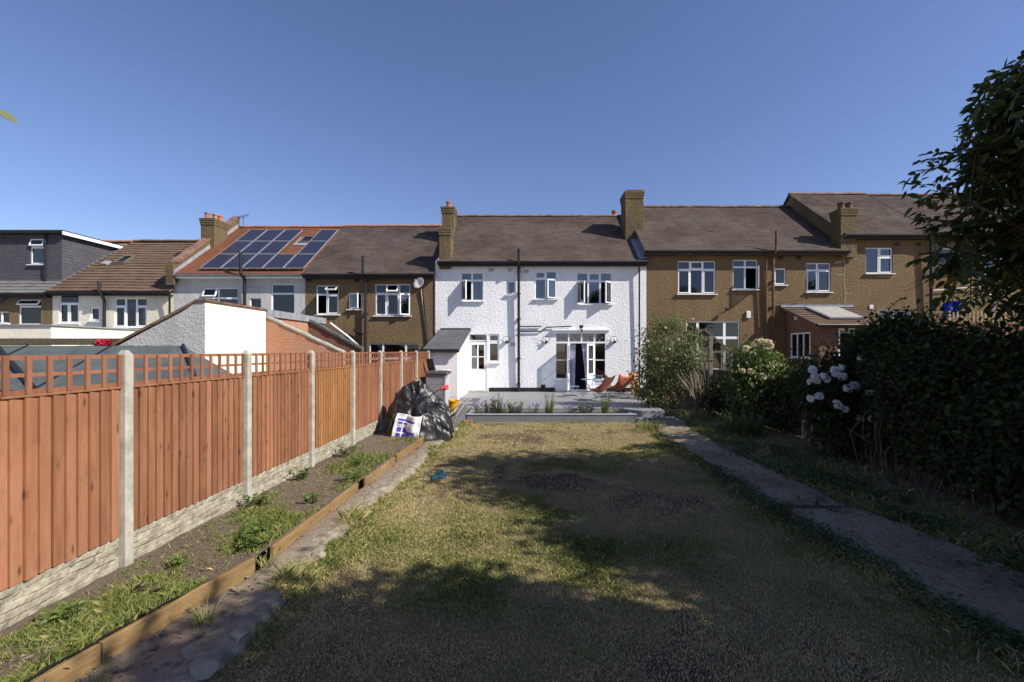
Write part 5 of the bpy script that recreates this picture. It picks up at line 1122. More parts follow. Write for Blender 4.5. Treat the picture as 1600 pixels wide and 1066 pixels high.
mb = MB(); mb.bbox(-.25, .25, -.012, .012, 0, 1.0, .004); o = tag(mb.build('plywood_board', M['ply']), 'orange-brown board leaning against the house beside the bush', 'board'); o.location = (4.72, 20.6, PZ); o.rotation_euler = (math.radians(-14), 0, math.radians(28))
for i, (x, h, lb) in enumerate(((4.12, .50, 'tall dark bottle standing against the white wall, beside the orange board'), (4.34, .42, 'shorter dark bottle standing against the white wall, nearest the orange board'))):
    mb = MB(); mb.lathe([(.07, 0), (.09, .02), (.09, h * .6), (.04, h * .8), (.035, h), (.0, h)], (0, 0, 0), 14); o = tag(mb.build('bottle', M['frame_black'], smooth=True), lb, 'bottle'); o.location = (x, 21.5, PZ)
for i, (px, lb) in enumerate(((791.5, 'hoop-shaped black wall light between the back door and the black pipe'), (853, 'hoop-shaped black wall light left of the french doors'), (959, 'hoop-shaped black wall light right of the french doors'))):
    q = P(px, 532, 21.9)
    if i == 0:
        wl0 = thing('wall_light', lb, 'wall light', q, 0, 'hoop wall lights'); b = MB(); n = 20
        b.tube([(-.01 + .17 * math.cos(2 * math.pi * k_ / n), -.10, .03 + .17 * math.sin(2 * math.pi * k_ / n)) for k_ in range(n + 1)], .009, 6); b.build('hoop', M['frame_black'], wl0, local=True)
        b = MB(); b.tube([(.02, -.005, -.09), (.02, -.14, -.09)], .05, 12); b.lathe([(.06, -.14), (.07, -.1), (.07, -.06), (.03, -.05)], (.02, -.11, .02), 12); b.build('lamp_holder', M['frame_black'], wl0, local=True)
        b = MB(); tm = MB(); b.lathe([(.01, -.05), (.05, -.03), (.06, .0), (.05, .04), (.01, .055)], (.02, -.11, .03), 12); b.build('bulb', M['pale_plastic'], wl0, True, True)
    else: dup(wl0, q, 0, lb)
q = P(908, 511, 21.8); t = thing('security_light', 'black twin security light above the french doors', 'security light', q); b = MB(); b.bbox(q.x - .09, q.x + .09, q.y - .1, q.y, q.z - .05, q.z + .08, .02); b.build('lamp_head', M['frame_black'], t); b = MB(); b.tube([(q.x, q.y + .09, q.z - .05), (q.x + .02, q.y, q.z - .12)], .03, 8); b.lathe([(.02, -.06), (.055, -.04), (.055, .03), (.02, .05)], (q.x + .03, q.y - .03, q.z - .16), 12); b.build('sensor', M['frame_black'], t)
# lawn odds and ends
t = thing('garden_clogs', 'pair of teal blue clogs lying on the shaded lawn', 'clogs', (-1.62, 8.05, .03)); 
for i, (x, y, a) in enumerate(((0, 0, 1.9), (.02, .28, 1.4))):
    b = MB(); n = 16; T = Matrix.Translation((x, y, .03)) @ Matrix.Rotation(a, 4, 'Z')
    pr = [(.05 * math.cos(2 * math.pi * k_ / n) * (1.15 if math.sin(2 * math.pi * k_ / n) > 0 else .95), .13 * math.sin(2 * math.pi * k_ / n)) for k_ in range(n)]
    tmp = MB(); tmp.prism(pr, 2, 0, .025); b.add(tmp.v, tmp.f, 0, T); pts = []
    for j in range(5):
        for k_ in range(9): aa = math.pi * k_ / 8; pts.append(T @ Vector((.056 * math.cos(aa), .0 + .028 * j, .02 + (.06 - .008 * j) * math.sin(aa))))
    b.grid(pts, 8, 4); b.build('clog', M['blue_plastic'], t, False, True)
mb = MB(); rr = np.random.RandomState(3)
for i in range(5): x, y = rr.uniform(-.12, .12, 2); mb.bbox(x - .05, x + .05, y - .03, y + .03, 0, .05, .012, 0, Matrix.Rotation(rr.uniform(0, 3), 4, 'Z'))
o = tag(mb.build('broken_brick', M['terracotta']), 'broken red brick lumps at the left foot of the planter', 'brick rubble'); o.location = (-1.95, 14.35, .09)
mb = MB(); mb.tube([P(1366, 876, 5.0) * 1, P(1400, 880, 4.95), P(1436, 885, 4.9)], .008, 6); o = tag(mb.build('cane', M['twig']), 'thin pale cane lying across the right-hand path', 'cane'); o.location.z = .07 - (P(1400, 880, 4.95).z - .012)
# rocks along the path's broken edge
def rock(label, loc, s, seed):
    mb = MB(); n, k_ = 40, 24; rr = np.random.RandomState(seed); pts = []; PL_ = rr.normal(size=(16, 3)); PL_ /= np.linalg.norm(PL_, axis=1)[:, None]; hh_ = rr.uniform(.62, 1.0, 16)
    for j in range(k_ + 1):
        ph = math.pi * j / k_
        for i in range(n + 1):
            a = 2 * math.pi * (i % n) / n; d = Vector((math.sin(ph) * math.cos(a), math.sin(ph) * math.sin(a), math.cos(ph)))
            q = min(1.15, min(h_ / max(float(np.dot(p_, d)), .05) for p_, h_ in zip(PL_, hh_))) * (1 + .05 * float(vn(d.x * 7 + 9, d.y * 7 + d.z * 6, seed))); pts.append((d.x * q * s[0], d.y * q * s[1], d.z * q * s[2]))
    mb.grid(pts, n, k_); o = tag(mb.build('rock', M['stone']), label, 'rock', 'rocks along the broken path edge'); o.location = loc; o.rotation_euler = (0, 0, rr.uniform(0, 6)); return o
for i, (x, y, s, lb) in enumerate(((-2.46, 3.02, (.15, .11, .05), 'largest pale rock at the bottom of the path edge'), (-2.32, 3.24, (.10, .14, .045), 'long buff rock lying just above the largest pale rock'), (-2.50, 3.38, (.08, .07, .05), 'small squarish rock on the path beside the buff rock'), (-2.28, 3.62, (.07, .10, .04), 'rounded rock half in the shade at the path edge'),
        (-2.33, 5.0, (.07, .09, .05), 'flat grey rock on the sunlit path edge'))):
    rock(lb, (x, y, float(pz(x, y)) - .005), s, i + 3)
# ------------------------------------------------------------------ right-hand garden boundary
bf = thing('boundary_fence', 'old dark weathered timber fence half buried in shrubs on the right', 'fence', (6.9, 12, .1)); bxr = lambda y: 6.95 - .05 * (y - 10)
for k in range(8):
    y0, y1 = 4.0 + 1.9 * k, 4.0 + 1.9 * (k + 1) - .12; mb = MB(); rr = np.random.RandomState(k + 9)
    for i in range(9):
        z0 = .12 + .165 * i; mb.t = rr.uniform(.2, .8); a, b = bxr(y0), bxr(y1); o_ = rr.uniform(0, .012)
        mb.add([(a - o_, y0, z0), (b - o_, y1, z0), (b + .018, y1, z0 + .18), (a + .018, y0, z0 + .18), (a + .03, y0, z0), (b + .03, y1, z0), (b + .03, y1, z0 + .18), (a + .03, y0, z0 + .18)], [(0, 3, 2, 1), (4, 5, 6, 7), (0, 1, 5, 4), (3, 7, 6, 2), (0, 4, 7, 3), (1, 2, 6, 5)])
    mb.build('fence_panel', M['dark_wood'], bf); mb = MB(); x = bxr(y1 + .06); mb.bbox(x - .06, x + .04, y1 + .01, y1 + .11, 0, 1.85, .01); mb.build('post', M['concrete'] if k in (3, 4) else M['old_wood'], bf)
po = P(1272, 690, 10.9); t = thing('fence_post', 'pale weathered fence post standing under the white roses', 'post', (po.x, po.y, .05)); mb = MB(); mb.bbox(-.06, .06, -.05, .05, 0, 1.5, .012); mb.build('timber', M['old_wood'], t, local=True)
po = P(1110, 640, 16.4); t = thing('fence_post', 'tall weathered fence post in front of the greenhouse gable', 'post', (po.x, po.y, .05)); mb = MB(); mb.bbox(-.07, .07, -.05, .05, 0, 2.75, .012); mb.bbox(-.1, .1, -.08, .08, 1.9, 1.95, .01); mb.build('timber', M['old_wood'], t, local=True)
# greenhouse
Yg = 17.6; x0, x1, xa = fx(1080, Yg), fx(1143, Yg), fx(1101, Yg); t = thing('greenhouse', 'old timber greenhouse with grey glass gable peeping over the shrubs', 'greenhouse', ((x0 + x1) / 2, Yg + 1, 0))
za, z0, z1 = fz(515, Yg), fz(521, Yg), fz(550, Yg); mb = MB(); s = .05
def beam(a, b, y=Yg, w=.04):
    mb.tube([(a[0], y, a[1]), (b[0], y, b[1])], w, 4)
g0, ga, g1 = (x0, z0 - .1), (xa, za), (x1, z1)
for y in (Yg, Yg + 2.2):
    beam(g0, ga, y, .05); beam(ga, g1, y, .05); beam((x0, 0), g0, y, .05); beam((x1, 0), g1, y, .05); beam((x0, z1), g1, y, .035)
    for f_ in (.25, .5, .75): xx = x0 + (x1 - x0) * f_; zz = (g0[1] + (ga[1] - g0[1]) * (xx - x0) / (xa - x0)) if xx < xa else ga[1] + (g1[1] - ga[1]) * (xx - xa) / (x1 - xa); beam((xx, 0), (xx, zz), y, .028)
for q in (g0, ga, g1): mb.tube([(q[0], Yg - .1, q[1]), (q[0], Yg + 2.3, q[1])], .045, 4)
mb.build('frame', M['old_wood'], t); mb = MB()
mb.add([(x0, Yg + .02, 0), (x1, Yg + .02, 0), (x1, Yg + .02, z1), (xa, Yg + .02, za), (x0, Yg + .02, z0 - .1)], [(0, 1, 2, 3, 4)]); mb.quad((xa, Yg, za), (xa, Yg + 2.2, za), (x1, Yg + 2.2, z1), (x1, Yg, z1)); mb.quad((x0, Yg, z0 - .1), (x0, Yg + 2.2, z0 - .1), (xa, Yg + 2.2, za), (xa, Yg, za)); mb.build('glazing', M['glass_dirty'], t)
# slatted tan fence, washing line, blue cloths at far right
Yt = 15.5; t = thing('trellis_fence', 'tan trellis-topped fence beneath the washing line at far right', 'fence', (fx(1530, Yt), Yt, 0)); mb = MB(); a, b = fx(1484, Yt), fx(1640, Yt)
for i in range(26): x = a + (b - a) * i / 25; mb.t = R.uniform(.2, .8); mb.box(x - .03, x + .03, Yt, Yt + .02, fz(505, Yt), fz(488, Yt) + R.uniform(0, .06))
for z in (fz(503, Yt), fz(493, Yt)): mb.box(a - .05, b, Yt + .021, Yt + .045, z - .025, z + .025)
mb.build('trellis', M['tan_wood'], t); mb = MB(); mb.box(a - .05, b, Yt + .05, Yt + .09, 0, fz(506, Yt)); mb.build('panel', M['brick_dark'], t)
t = thing('washing_line', 'green washing line on a pale pole above the tan trellis', 'washing line', (fx(1553, 16.4), 16.4, 0)); mb = MB(); mb.tube([P(1553, 560, 16.4), P(1553, 459, 16.4)], .035, 8); mb.tube([P(1544, 461, 16.4), P(1562, 459, 16.4)], .025, 6); mb.build('pole', M['alu'], t); mb = MB(); mb.tube([P(1488, 468, 16.6), P(1520, 465.5, 16.5), P(1553, 461, 16.4), P(1640, 456, 16.4)], .012, 6)
k = simple('line_green', (.12, .42, .08), .6); mb.build('line', k, t)
t = thing('blue_cloth', 'bright blue crumpled cloth hanging at the end of the washing line', 'cloth', P(1488, 490, 16.6)); mb = MB(); n = 16; pts = []
for j in range(n + 1):
    for i in range(n + 1):
        u, v = i / n, j / n; q = P(1476 + 28 * u - 5 * v * math.sin(u * 9), 470 + 24 * v + 6 * abs(u - .6), 16.6); pts.append((q.x, q.y + .10 * math.sin(u * 13 + v * 3) + .05 * math.sin(v * 9), q.z))
k = simple('cloth_blue', (.02, .03, .38), .8); mb.grid(pts, n, n); mb.build('folds', k, t, True)
# red flowers on the flat roof
t = thing('red_flowers', 'bright red geranium flowers on the low flat roof beyond the shed', 'flowers', P(158, 541, 14.9)); mb = MB(); rr = np.random.RandomState(5)
for i in range(7): q = P(150 + rr.uniform(0, 32), 536 + rr.uniform(-2, 3), 14.9); bloom(mb, (q.x, q.y, q.z), .12, rr, 9)
mb.build('blossom', M['petal_red'], t); herbroot = t
Pp = np.array([tuple(P(146 + rr.uniform(0, 40), 538 + rr.uniform(0, 3), 14.9)) for i in range(60)]); leaf_mesh('leaves', M['leaf_weed'], Pp, runit(60) + [0, 0, .4], runit(60) + [0, 0, 1], np.full(60, .14), np.full(60, .1), t)

# ------------------------------------------------------------------ trees
def pruned(Pq):                                    # the crown thins out towards the garden along an upward-slanting edge
    k_ = Pq[:, 0] / np.maximum(Pq[:, 1], .1); e = np.interp(k_, [.78, .80, .86, .93, 1.0, 1.05, 1.09], [.0, .36, .43, .49, .58, .62, .68]); e = e + .07 * (fbm(k_ * 14, Pq[:, 2] * 1.3, 77, 3) - .5)
    q = (Pq[:, 2] - 2.3) / np.maximum(Pq[:, 1], .1); return ((q < e) & ((q > .29) | (k_ > .86 + .03 * np.sin(q * 60)))) | (k_ > 1.13)
tree('cherry_tree', 'large dark-leaved tree leaning in at the right edge above the hedge', (9.3, 5.2, 0), (9.0, 5.5, 4.4), (8.4, 5.5, 5.8), (2.7, 2.0, 2.3), 44, 18, 22, .16, 'leaf_tree', tr=.2, lmin=.45, up=.1, keep=pruned, fill=1000, fills=[((7.1, 6.5, 4.6), (1.2, .45, 1.5), 75), ((7.3, 6.4, 3.4), (.8, .4, .8), 30), ((6.0, 6.5, 4.4), (.55, .3, .5), 10)],
     dirs=[(5.65, 6.4, 4.55), (5.5, 6.6, 4.2), (5.9, 6.2, 4.95), (6.3, 6.3, 5.3), (6.6, 6.4, 5.8), (5.9, 6.6, 3.8), (6.5, 6.3, 4.4), (6.8, 6.3, 5.0), (6.3, 6.2, 4.0), (6.9, 6.4, 4.0), (7.2, 6.3, 4.6), (6.5, 6.6, 3.6), (7.0, 6.5, 3.4), (7.0, 6.3, 2.9), (6.5, 6.3, 4.9), (6.8, 6.4, 4.5), (7.0, 6.5, 5.4)], wr=.42)
tree('elder_tree', 'tree standing to the right of the viewer whose crown shades the near lawn', (7.8, -.6, 0), (7.3, -.4, 4.4), (6.9, -.3, 6.4), (1.6, 1.7, 1.5), 24, 15, 18, .2, 'leaf_tree', tr=.16, twl=(.35, .75), fill=800)
tree('ash_tree', 'broad tree farther right of the viewer shading the path', (11.2, -1.6, 0), (10.8, -1.5, 4.0), (10.6, -1.3, 5.8), (2.6, 2.6, 2.6), 22, 12, 16, .22, 'leaf_tree', tr=.2, fill=1000)
tree('sycamore', 'broad tree between the viewer\'s tree and the cherry, shading the path', (10.3, 2.7, 0), (10.1, 2.8, 4.2), (10.0, 2.75, 5.5), (2.2, 2.3, 2.4), 20, 12, 16, .22, 'leaf_tree', tr=.2, fill=1500)
tree('plum_tree', 'broad tree behind the hedge that keeps it in shade', (12.2, 6.0, 0), (12.0, 6.2, 3.4), (11.9, 6.3, 4.9), (2.2, 4.4, 2.6), 24, 12, 16, .22, 'leaf_tree', tr=.2, fill=750)
t = tree('sapling', 'leafy sapling beyond the fence whose leaf tip pokes in at the upper left', (-4.95, 2.3, 0), (-4.9, 2.3, 3.4), (-4.9, 2.2, 3.7), (.55, .4, .55), 7, 5, 7, .13, 'leaf_pale', tr=.035, twl=(.2, .4), keep=lambda q: q[:, 0] < -1.30 * q[:, 1])
q0, q1 = P(-22, 170, 2.95), P(29, 189, 2.95)
v = leaf_arrays(np.array([tuple(q0)]), np.array([tuple(q1 - q0)]), np.array([[.25, -.35, .9]]), np.array([(q1 - q0).length]), np.array([.085]), .25, .12)
build('leaf', v.reshape(-1, 3), [(0, 3, 2, 1), (0, 5, 4, 3)], M['leaf_pale'], t, False, tint=[.8] * 6)
mb = MB(); mb.tube([(-4.9, 2.3, 3.4), (-4.2, 2.7, 3.86), tuple(q0)], .005, 5); mb.build('twig', M['twig'], t)

# hedge: long bank of bramble and ivy, taller toward the house end
def hedge_surf(prof, y0, y1, x0, w):
    def f(n):
        y = NR.uniform(y0, y1, n); a = NR.uniform(-.25, 1.0, n) * math.pi * .62
        h = prof(y); ww = w * np.interp(y, [7.6, 9.4, 10.3], [1, .48, .3]) * (.75 + .5 * fbm(y * .9, a * 1.4, 13)); zz = np.clip(np.sin(np.clip(a, -.1, 2)), -.1, 1)
        x = x0(y) - ww * np.cos(np.clip(a, 0, 2)) ** .6 * (np.cos(np.clip(a, 0, 2)) > 0) + .7 * ww * np.clip(-np.cos(np.clip(a, 0, 2)), 0, 1)
        x = np.where(a < .0, x0(y) - ww * NR.uniform(.75, 1.02, n), x)
        z = np.where(a < .0, NR.uniform(.22, .55, n) * h, h * (.5 + .5 * zz * (.9 + .2 * fbm(y * 1.3, a, 15)))); s = NR.uniform(.9, 1.03, n)
        lump = .75 * (fbm(y * 1.0, z * 1.2, 17) - .5) + .3 * (fbm(y * 2.6, z * 2.6, 18) - .5); z = z + .35 * (fbm(y * 1.5, a * .7, 19) - .5) * np.clip(z - .6, 0, 1)
        nn = np.stack([-np.cos(np.clip(a, 0, 2)) * 1.0, np.zeros(n), zz], 1); p = np.stack([x - lump, y, z], 1)
        return p, nn
    return f
prof = lambda y: np.interp(y, [2.0, 6.8, 7.8, 8.4, 9.0, 9.7, 10.2, 10.6], [2.25, 2.25, 2.45, 2.72, 2.75, 2.4, 1.8, 1.4])
t = thing('hedge', 'tall dark leafy hedge of ivy and bramble along the right side', 'hedge', (6.6, 6.5, 0))
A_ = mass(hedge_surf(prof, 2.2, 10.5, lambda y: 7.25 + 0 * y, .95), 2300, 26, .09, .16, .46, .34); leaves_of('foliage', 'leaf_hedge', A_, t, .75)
A_ = mass(hedge_surf(lambda y: prof(y) * .86, 2.2, 10.4, lambda y: 7.35 + 0 * y, .7), 700, 22, .14, .2, .15, .12); leaves_of('inner_foliage', 'leaf_hedge', A_, t, .8)
mb = MB(); rr = np.random.RandomState(8)
for i in range(190):
    y = rr.uniform(3.2, 10.2); x = 6.45 + .25 * max(0, y - 8.4) + rr.uniform(-.2, .5); h = rr.uniform(.7, 1.9); mb.tube([(x, y, 0), (x + rr.normal() * .15, y + rr.normal() * .2, h * .5), (x + rr.normal() * .3, y + rr.normal() * .4, h)], rr.uniform(.006, .02), 5, cap=False)
Pp, D, N_, L_ = [], [], [], []               # loose shoots breaking the outline
for i in range(170):
    c, nn = hedge_surf(prof, 2.4, 10.3, lambda y: 7.25 + 0 * y, .95)(1); d = nn[0] * .5 + runit(1)[0] * .6 + np.array([0, 0, .35]); d /= np.linalg.norm(d); l = NR.uniform(.25, .65); p = c[0]
    mb.tube([p - d * .15, p + d * l * .6, p + d * l + np.array([0, 0, -.12 * l])], [.006, .005, .002], 4, cap=False)
    for q in range(10): Pp.append(p + d * l * (.1 + .09 * q)); D.append(runit(1)[0] * .8 + d * .5); N_.append(runit(1)[0] * .4 + [0, 0, 1]); L_.append(NR.uniform(.05, .15))
mb.build('stems', M['bark'], t); L_ = np.array(L_); leaf_mesh('shoot_leaves', M['leaf_hedge'], np.array(Pp), np.array(D), np.array(N_), L_, L_ * .55, t, np.clip(.65 + NR.normal(size=len(L_)) * .2, 0, .95))

def ellipsoid(c, r, lump=.25, zlo=-.9, seed=0):
    c, r = np.array(c), np.array(r)
    def f(n):
        d = runit(n); d[:, 2] = np.clip(d[:, 2], zlo, 1); q = 1 + lump * 2 * (fbm(d[:, 0] * 2 + 5 + seed, d[:, 1] * 2 + d[:, 2] * 2.3, seed) - .5)
        return c + d * r * (q * NR.uniform(.45, 1, n) ** .5)[:, None], d
    return f
def shrub(name, label, base, parts, m, L, wr, n, per, spread, cat='shrub', stems=(), stem_m='twig', tint0=.45, tvar=.25, flowers=None, group=None):
    t = thing(name, label, cat, base, 0, group); tot = sum(q[1][0] * q[1][2] for q in parts)
    arrs = []
    for c, r in parts:
        k_ = max(4, int(n * r[0] * r[2] / tot)); arrs.append(mass(ellipsoid(c, r, .3, -.9, int(c[0] * 7) & 63), k_, per, L, spread, tint0, tvar))
    arr = [np.concatenate(q) for q in zip(*arrs)]; leaves_of('foliage', m, arr, t, wr)
    mb = MB(); rr = np.random.RandomState(int(base[1] * 100))
    for s_ in stems: mb.tube(s_[0], s_[1], 7, cap=False)
    for c, r in parts:
        for i in range(14):
            d = rr.normal(size=3); d /= np.linalg.norm(d); e = np.array(c) + d * np.array(r) * .9; b = np.array(base) + np.array([rr.normal() * .12, rr.normal() * .12, 0]); m_ = (e + b) / 2 + rr.normal(size=3) * .15; mb.tube([b, m_, e], [.018, .012, .004], 5, cap=False)
    mb.build('stems', M[stem_m], t)
    if flowers:
        for fname, fm, pts, r in flowers:
            for i, p in enumerate(pts):
                b = MB(); bloom(b, tuple(p), r * rr.uniform(.8, 1.2), rr, 16); b.build(fname, M[fm], t)
    return t
by, bxx = 16.6, 5.15; sh = lambda c: (c[0] * .955, c[1] - .75, 2.3 + (c[2] - 2.3) * .957)
st_ = [([(5.95, by - .1, .1), (5.75, by - .3, .7), (5.2, by - .5, 1.35), (4.7, by - .5, 2.2)], [.05, .045, .03, .012]), ([(6.0, by, .1), (6.05, by - .3, .8), (5.75, by - .4, 1.6), (5.3, by - .3, 2.6)], [.05, .04, .03, .01]), ([(5.75, by - .3, .7), (5.6, by - .4, 1.5), (5.2, by - .4, 2.3)], [.035, .025, .01]), ([(5.2, by - .5, 1.35), (4.9, by - .5, 1.7), (4.2, by - .5, 2.3)], [.025, .018, .006])]
st_ = [([sh(q) for q in a], r) for a, r in st_]
bfl = [P(px, py, 14.75) for px, py in ((1000, 545), (1012, 533), (1026, 561), (1040, 512), (1073, 507), (1082, 499), (998, 560), (1060, 530), (1046, 545), (1090, 513))]
shrub('flowering_bush', 'big loose green bush between the white house and the greenhouse', (5.7, by - .75, .08), [(sh(c), r) for c, r in [((4.95, by, 2.5), (1.0, .9, .85)), ((4.75, by + .1, 1.5), (.8, .7, .85)), ((5.55, by - .1, 2.25), (.6, .6, .6)), ((5.2, by + .5, .8), (.95, .4, .7)), ((4.95, by, 3.2), (.42, .35, .35)), ((4.3, by + .2, .85), (.4, .5, .6)), ((4.2, by - .1, 2.3), (.35, .3, .25))]], 'leaf_bush', .095, .5, 470, 19, .15, 'bush', st_, flowers=[('blossom', 'petal_cream', bfl, .05)])
tw = MB()
rfl = [P(px, py, 12.75) for px, py in ((1183, 534), (1189, 533), (1196, 533), (1201, 535), (1205, 540), (1178, 538), (1166, 545), (1160, 579), (1192, 588), (1173, 580))]
shrub('cream_rose', 'yellow-green rose bush with a cluster of cream flowers at its top', (6.6, 13.6, .1), [((6.5, 13.4, 1.95), (.55, .6, .5)), ((6.3, 13.3, 1.45), (.5, .6, .45)), ((6.6, 13.5, 1.1), (.6, .6, .7)), ((7.05, 13.6, 1.4), (.4, .5, .6))], 'leaf_rose', .11, .55, 380, 20, .15, 'rose bush', flowers=[('rose_flower', 'petal_cream', rfl, .10)])
wfl = [P(px, py, 9.1) for px, py in ((1292, 587), (1283, 596), (1299, 593), (1304, 584), (1266, 586), (1265, 596), (1271, 623), (1286, 620), (1303, 629), (1309, 633), (1317, 638), (1327, 606), (1337, 601), (1344, 604), (1351, 612), (1322, 588), (1321, 575), (1344, 560), (1356, 652), (1303, 577), (1274, 578), (1352, 655))]
wfl = [p + Vector((0, NR.uniform(-.15, .15), 0)) for p in wfl]
shrub('white_rose', 'dark rose bush covered in large white rose heads beside the hedge', (6.7, 9.9, .1), [((6.4, 9.95, 1.75), (.7, .45, .5)), ((6.45, 9.9, 1.15), (.65, .5, .6)), ((6.2, 9.55, 1.25), (.45, .25, .5)), ((6.45, 9.5, .7), (.45, .3, .45)), ((6.8, 9.9, 1.7), (.55, .4, .45))], 'leaf_hedge', .09, .6, 330, 22, .16, 'rose bush', stem_m='bark', flowers=[('rose_flower', 'petal_white', wfl, .085)])
shrub('ivy_clump', 'low ivy clump on the fence between the two rose bushes', (7.0, 11.8, .5), [((6.95, 11.8, 1.35), (.35, .9, .45)), ((6.9, 12.5, .8), (.35, .8, .6))], 'leaf_hedge', .10, .75, 150, 20, .14, 'ivy')
shrub('dark_shrub', 'dark shrub at the foot of the boundary fence below the greenhouse', (6.6, 15.4, .1), [((6.55, 15.3, .75), (.7, .7, .65)), ((6.9, 14.6, .9), (.5, .6, .6))], 'leaf_hedge', .10, .6, 150, 20, .15)
t = thing('agapanthus', 'clump of dark arching strap leaves at the foot of the cream rose', 'plant', (5.65, 12.2, .1)); blades('strap_leaves', 'leaf_strap', 190, .75, .42, .75, .035, t, 5, 6)
t = thing('low_weed_tuft', 'tuft of long grass where the right path meets the patio', 'grass tuft', (5.3, 14.9, .1)); blades('grass_blades', 'grass', 220, .35, .5, .6, .012, t, 6, 4, (.3, 1))
t = thing('low_weed_tuft', 'bushy grass tuft at the lawn corner beside the far end of the right path', 'grass tuft', (3.35, 13.0, .09)); blades('grass_blades', 'grass', 260, .3, .42, .6, .011, t, 7, 4, (.5, 1))

# ------------------------------------------------------------------ planter plants
def at(px, Y=15.0): return (fx(px, Y), Y, .22)
def lav(label, loc, seed):
    t = thing('lavender', label, 'lavender', loc, 0, 'lavender in the planter'); tips = herb('x', 'leaf_pale', 34, .34, .06, t, seed, .14, 7, .5, 'leaf_pale', (.1, .6), .22, .003)
    b = MB(); rr = np.random.RandomState(seed)
    for q in tips:
        b.t = rr.uniform(.1, 1); u = Vector(q); b.tube([u, u + Vector((0, 0, .03)), u + Vector((.004, 0, .075))], [.006, .013, .004], 5)
    b.build('blossom', M['lavender'], t, False, True); return t
l0 = lav('lavender at the left corner of the planter', at(750, 14.95), 1)
for i, (px, lb) in enumerate(((789, 'lavender wedged between the tall grass and the round shrub in the planter'), (809, 'low lavender in front of the round green shrub'), (833, 'lavender standing alone right of the round green shrub'), (889, 'lavender just right of the middle tall grass'), (914, 'lavender in front of the green shrub left of the tallest grass'), (966, 'lavender at the right end of the planter'))):
    dup(l0, at(px, 14.9 if i in (1, 4) else 15.05), R.uniform(0, 6), lb, sc=R.uniform(.75, 1.0) if i not in (1, 4) else .62)
def gr(label, loc, seed, h):
    t = thing('ornamental_grass', label, 'grass plant', loc, 0, 'tall grasses in the planter'); blades('grass_blades', 'leaf_rose', 110, h * .75, .12, .35, .012, t, seed, 4, (.3, .9)); herb('x', 'leaf_rose', 14, h, .06, t, seed, .1, 12, .18, 'leaf_rose', (.3, .9), .3, .004); return t
gr('tall wispy grass near the left corner of the planter', at(777), 3, .85); gr('tall wispy grass in the middle of the planter', at(858), 4, .8); gr('broad tall grass near the right end of the planter', at(946), 5, .85)
t = thing('small_shrub', 'reddish-leaved small shrub in the left part of the planter', 'shrub', at(764)); herb('x', 'leaf_red', 16, .55, .09, t, 7, .1, 12, .35, 'twig', (0, 1), .6)
t = thing('small_shrub', 'round bright green shrub in the left part of the planter', 'shrub', at(806, 15.1)); herb('x', 'leaf_weed', 40, .42, .08, t, 8, .18, 10, .5, 'leaf_weed', (.3, .95), .5)
t = thing('small_shrub', 'low green shrub left of the tallest grass in the planter', 'shrub', at(914, 15.15)); herb('x', 'leaf_weed', 34, .36, .08, t, 9, .18, 9, .5, 'leaf_weed', (.2, .9), .5)

# ------------------------------------------------------------------ weeds in the bed
wsp = [(-3.72, 6.3, .26, 'leafy weed against the gravel board below the second fence panel'), (-3.78, 7.6, .30, 'bright broad-leaved weed at the foot of the third concrete post'), (-3.70, 9.3, .36, 'tall young weed growing against the gravel board midway along the fence'), (-3.62, 3.55, .2, 'broad-leaved weed near the nearest concrete post'), (-3.75, 3.1, .22, 'round-leaved weed at the left edge of the frame by the gravel board'),
       (-2.95, 4.95, .34, 'large bushy weed filling the gap between the edging boards'), (-3.1, 5.2, .26, 'lower bushy weed behind the gap between the edging boards'), (-3.3, 4.0, .16, 'low reddish weed in the middle of the bed'), (-3.45, 4.5, .15, 'sprawling weed in the bed near the nearest post'), (-2.9, 7.5, .3, 'grassy weed in the second gap of the edging'), (-3.2, 8.4, .22, 'weed in the middle of the bed halfway along the fence'), (-3.05, 6.4, .22, 'weed behind the long edging board')]
for i, (x, y, h, lb) in enumerate(wsp):
    t = thing('weed', lb, 'weed', (x, y, .19), 0, 'weeds in the bed'); h *= .62; herb('x', 'leaf_red' if 'reddish' in lb else 'leaf_weed', 7 + int(h * 45), h, .045 + h * .14, t, 20 + i, .03 + h * .4, 5, .6, 'leaf_weed', (.1, .9), .5, .003)
for i, (x, y, h, lb) in enumerate(((-2.66, 3.75, .24, 'grass tuft at the foot of the board with the membrane'), (-2.85, 3.0, .2, 'spiky grass tuft by the nearest edging board'), (-2.72, 4.75, .18, 'small tuft at the end of the board by the weedy gap'))):
    t = thing('grass_tuft', lb, 'grass tuft', (x, y, .05), 0, 'grass tufts beside the boards'); blades('grass_blades', 'grass', 60, h, .07, .8, .008, t, 40 + i, 4, (.45, 1))
# ------------------------------------------------------------------ grass and ground cover (uncountable)
def grassfield(name, label, X, Y, Z, H, Wd, T, m='grass'):
    n = len(X); a = NR.uniform(0, 2 * math.pi, n); ca, sa = np.cos(a), np.sin(a); ln = NR.uniform(.2, 1.1, n) * H; la = NR.uniform(0, 2 * math.pi, n)
    p = np.stack([X, Y, Z], 1); s = np.stack([ca, sa, 0 * a], 1) * (Wd / 2)[:, None]; l = np.stack([np.cos(la) * ln, np.sin(la) * ln, H * .8], 1); m1 = np.stack([np.cos(la) * ln * .3, np.sin(la) * ln * .3, H * .5], 1)
    v = np.stack([p - s, p + s, p + m1 + s * .7, p + l, p + m1 - s * .7], 1).reshape(-1, 3); b = (np.arange(n) * 5)[:, None]; f = (b + [0, 1, 2, 3, 4]).tolist()
    return tag(build(name, v, f, M[m], None, False, tint=np.repeat(np.clip(T, 0, 1), 5)), label, 'grass', None, 'stuff')
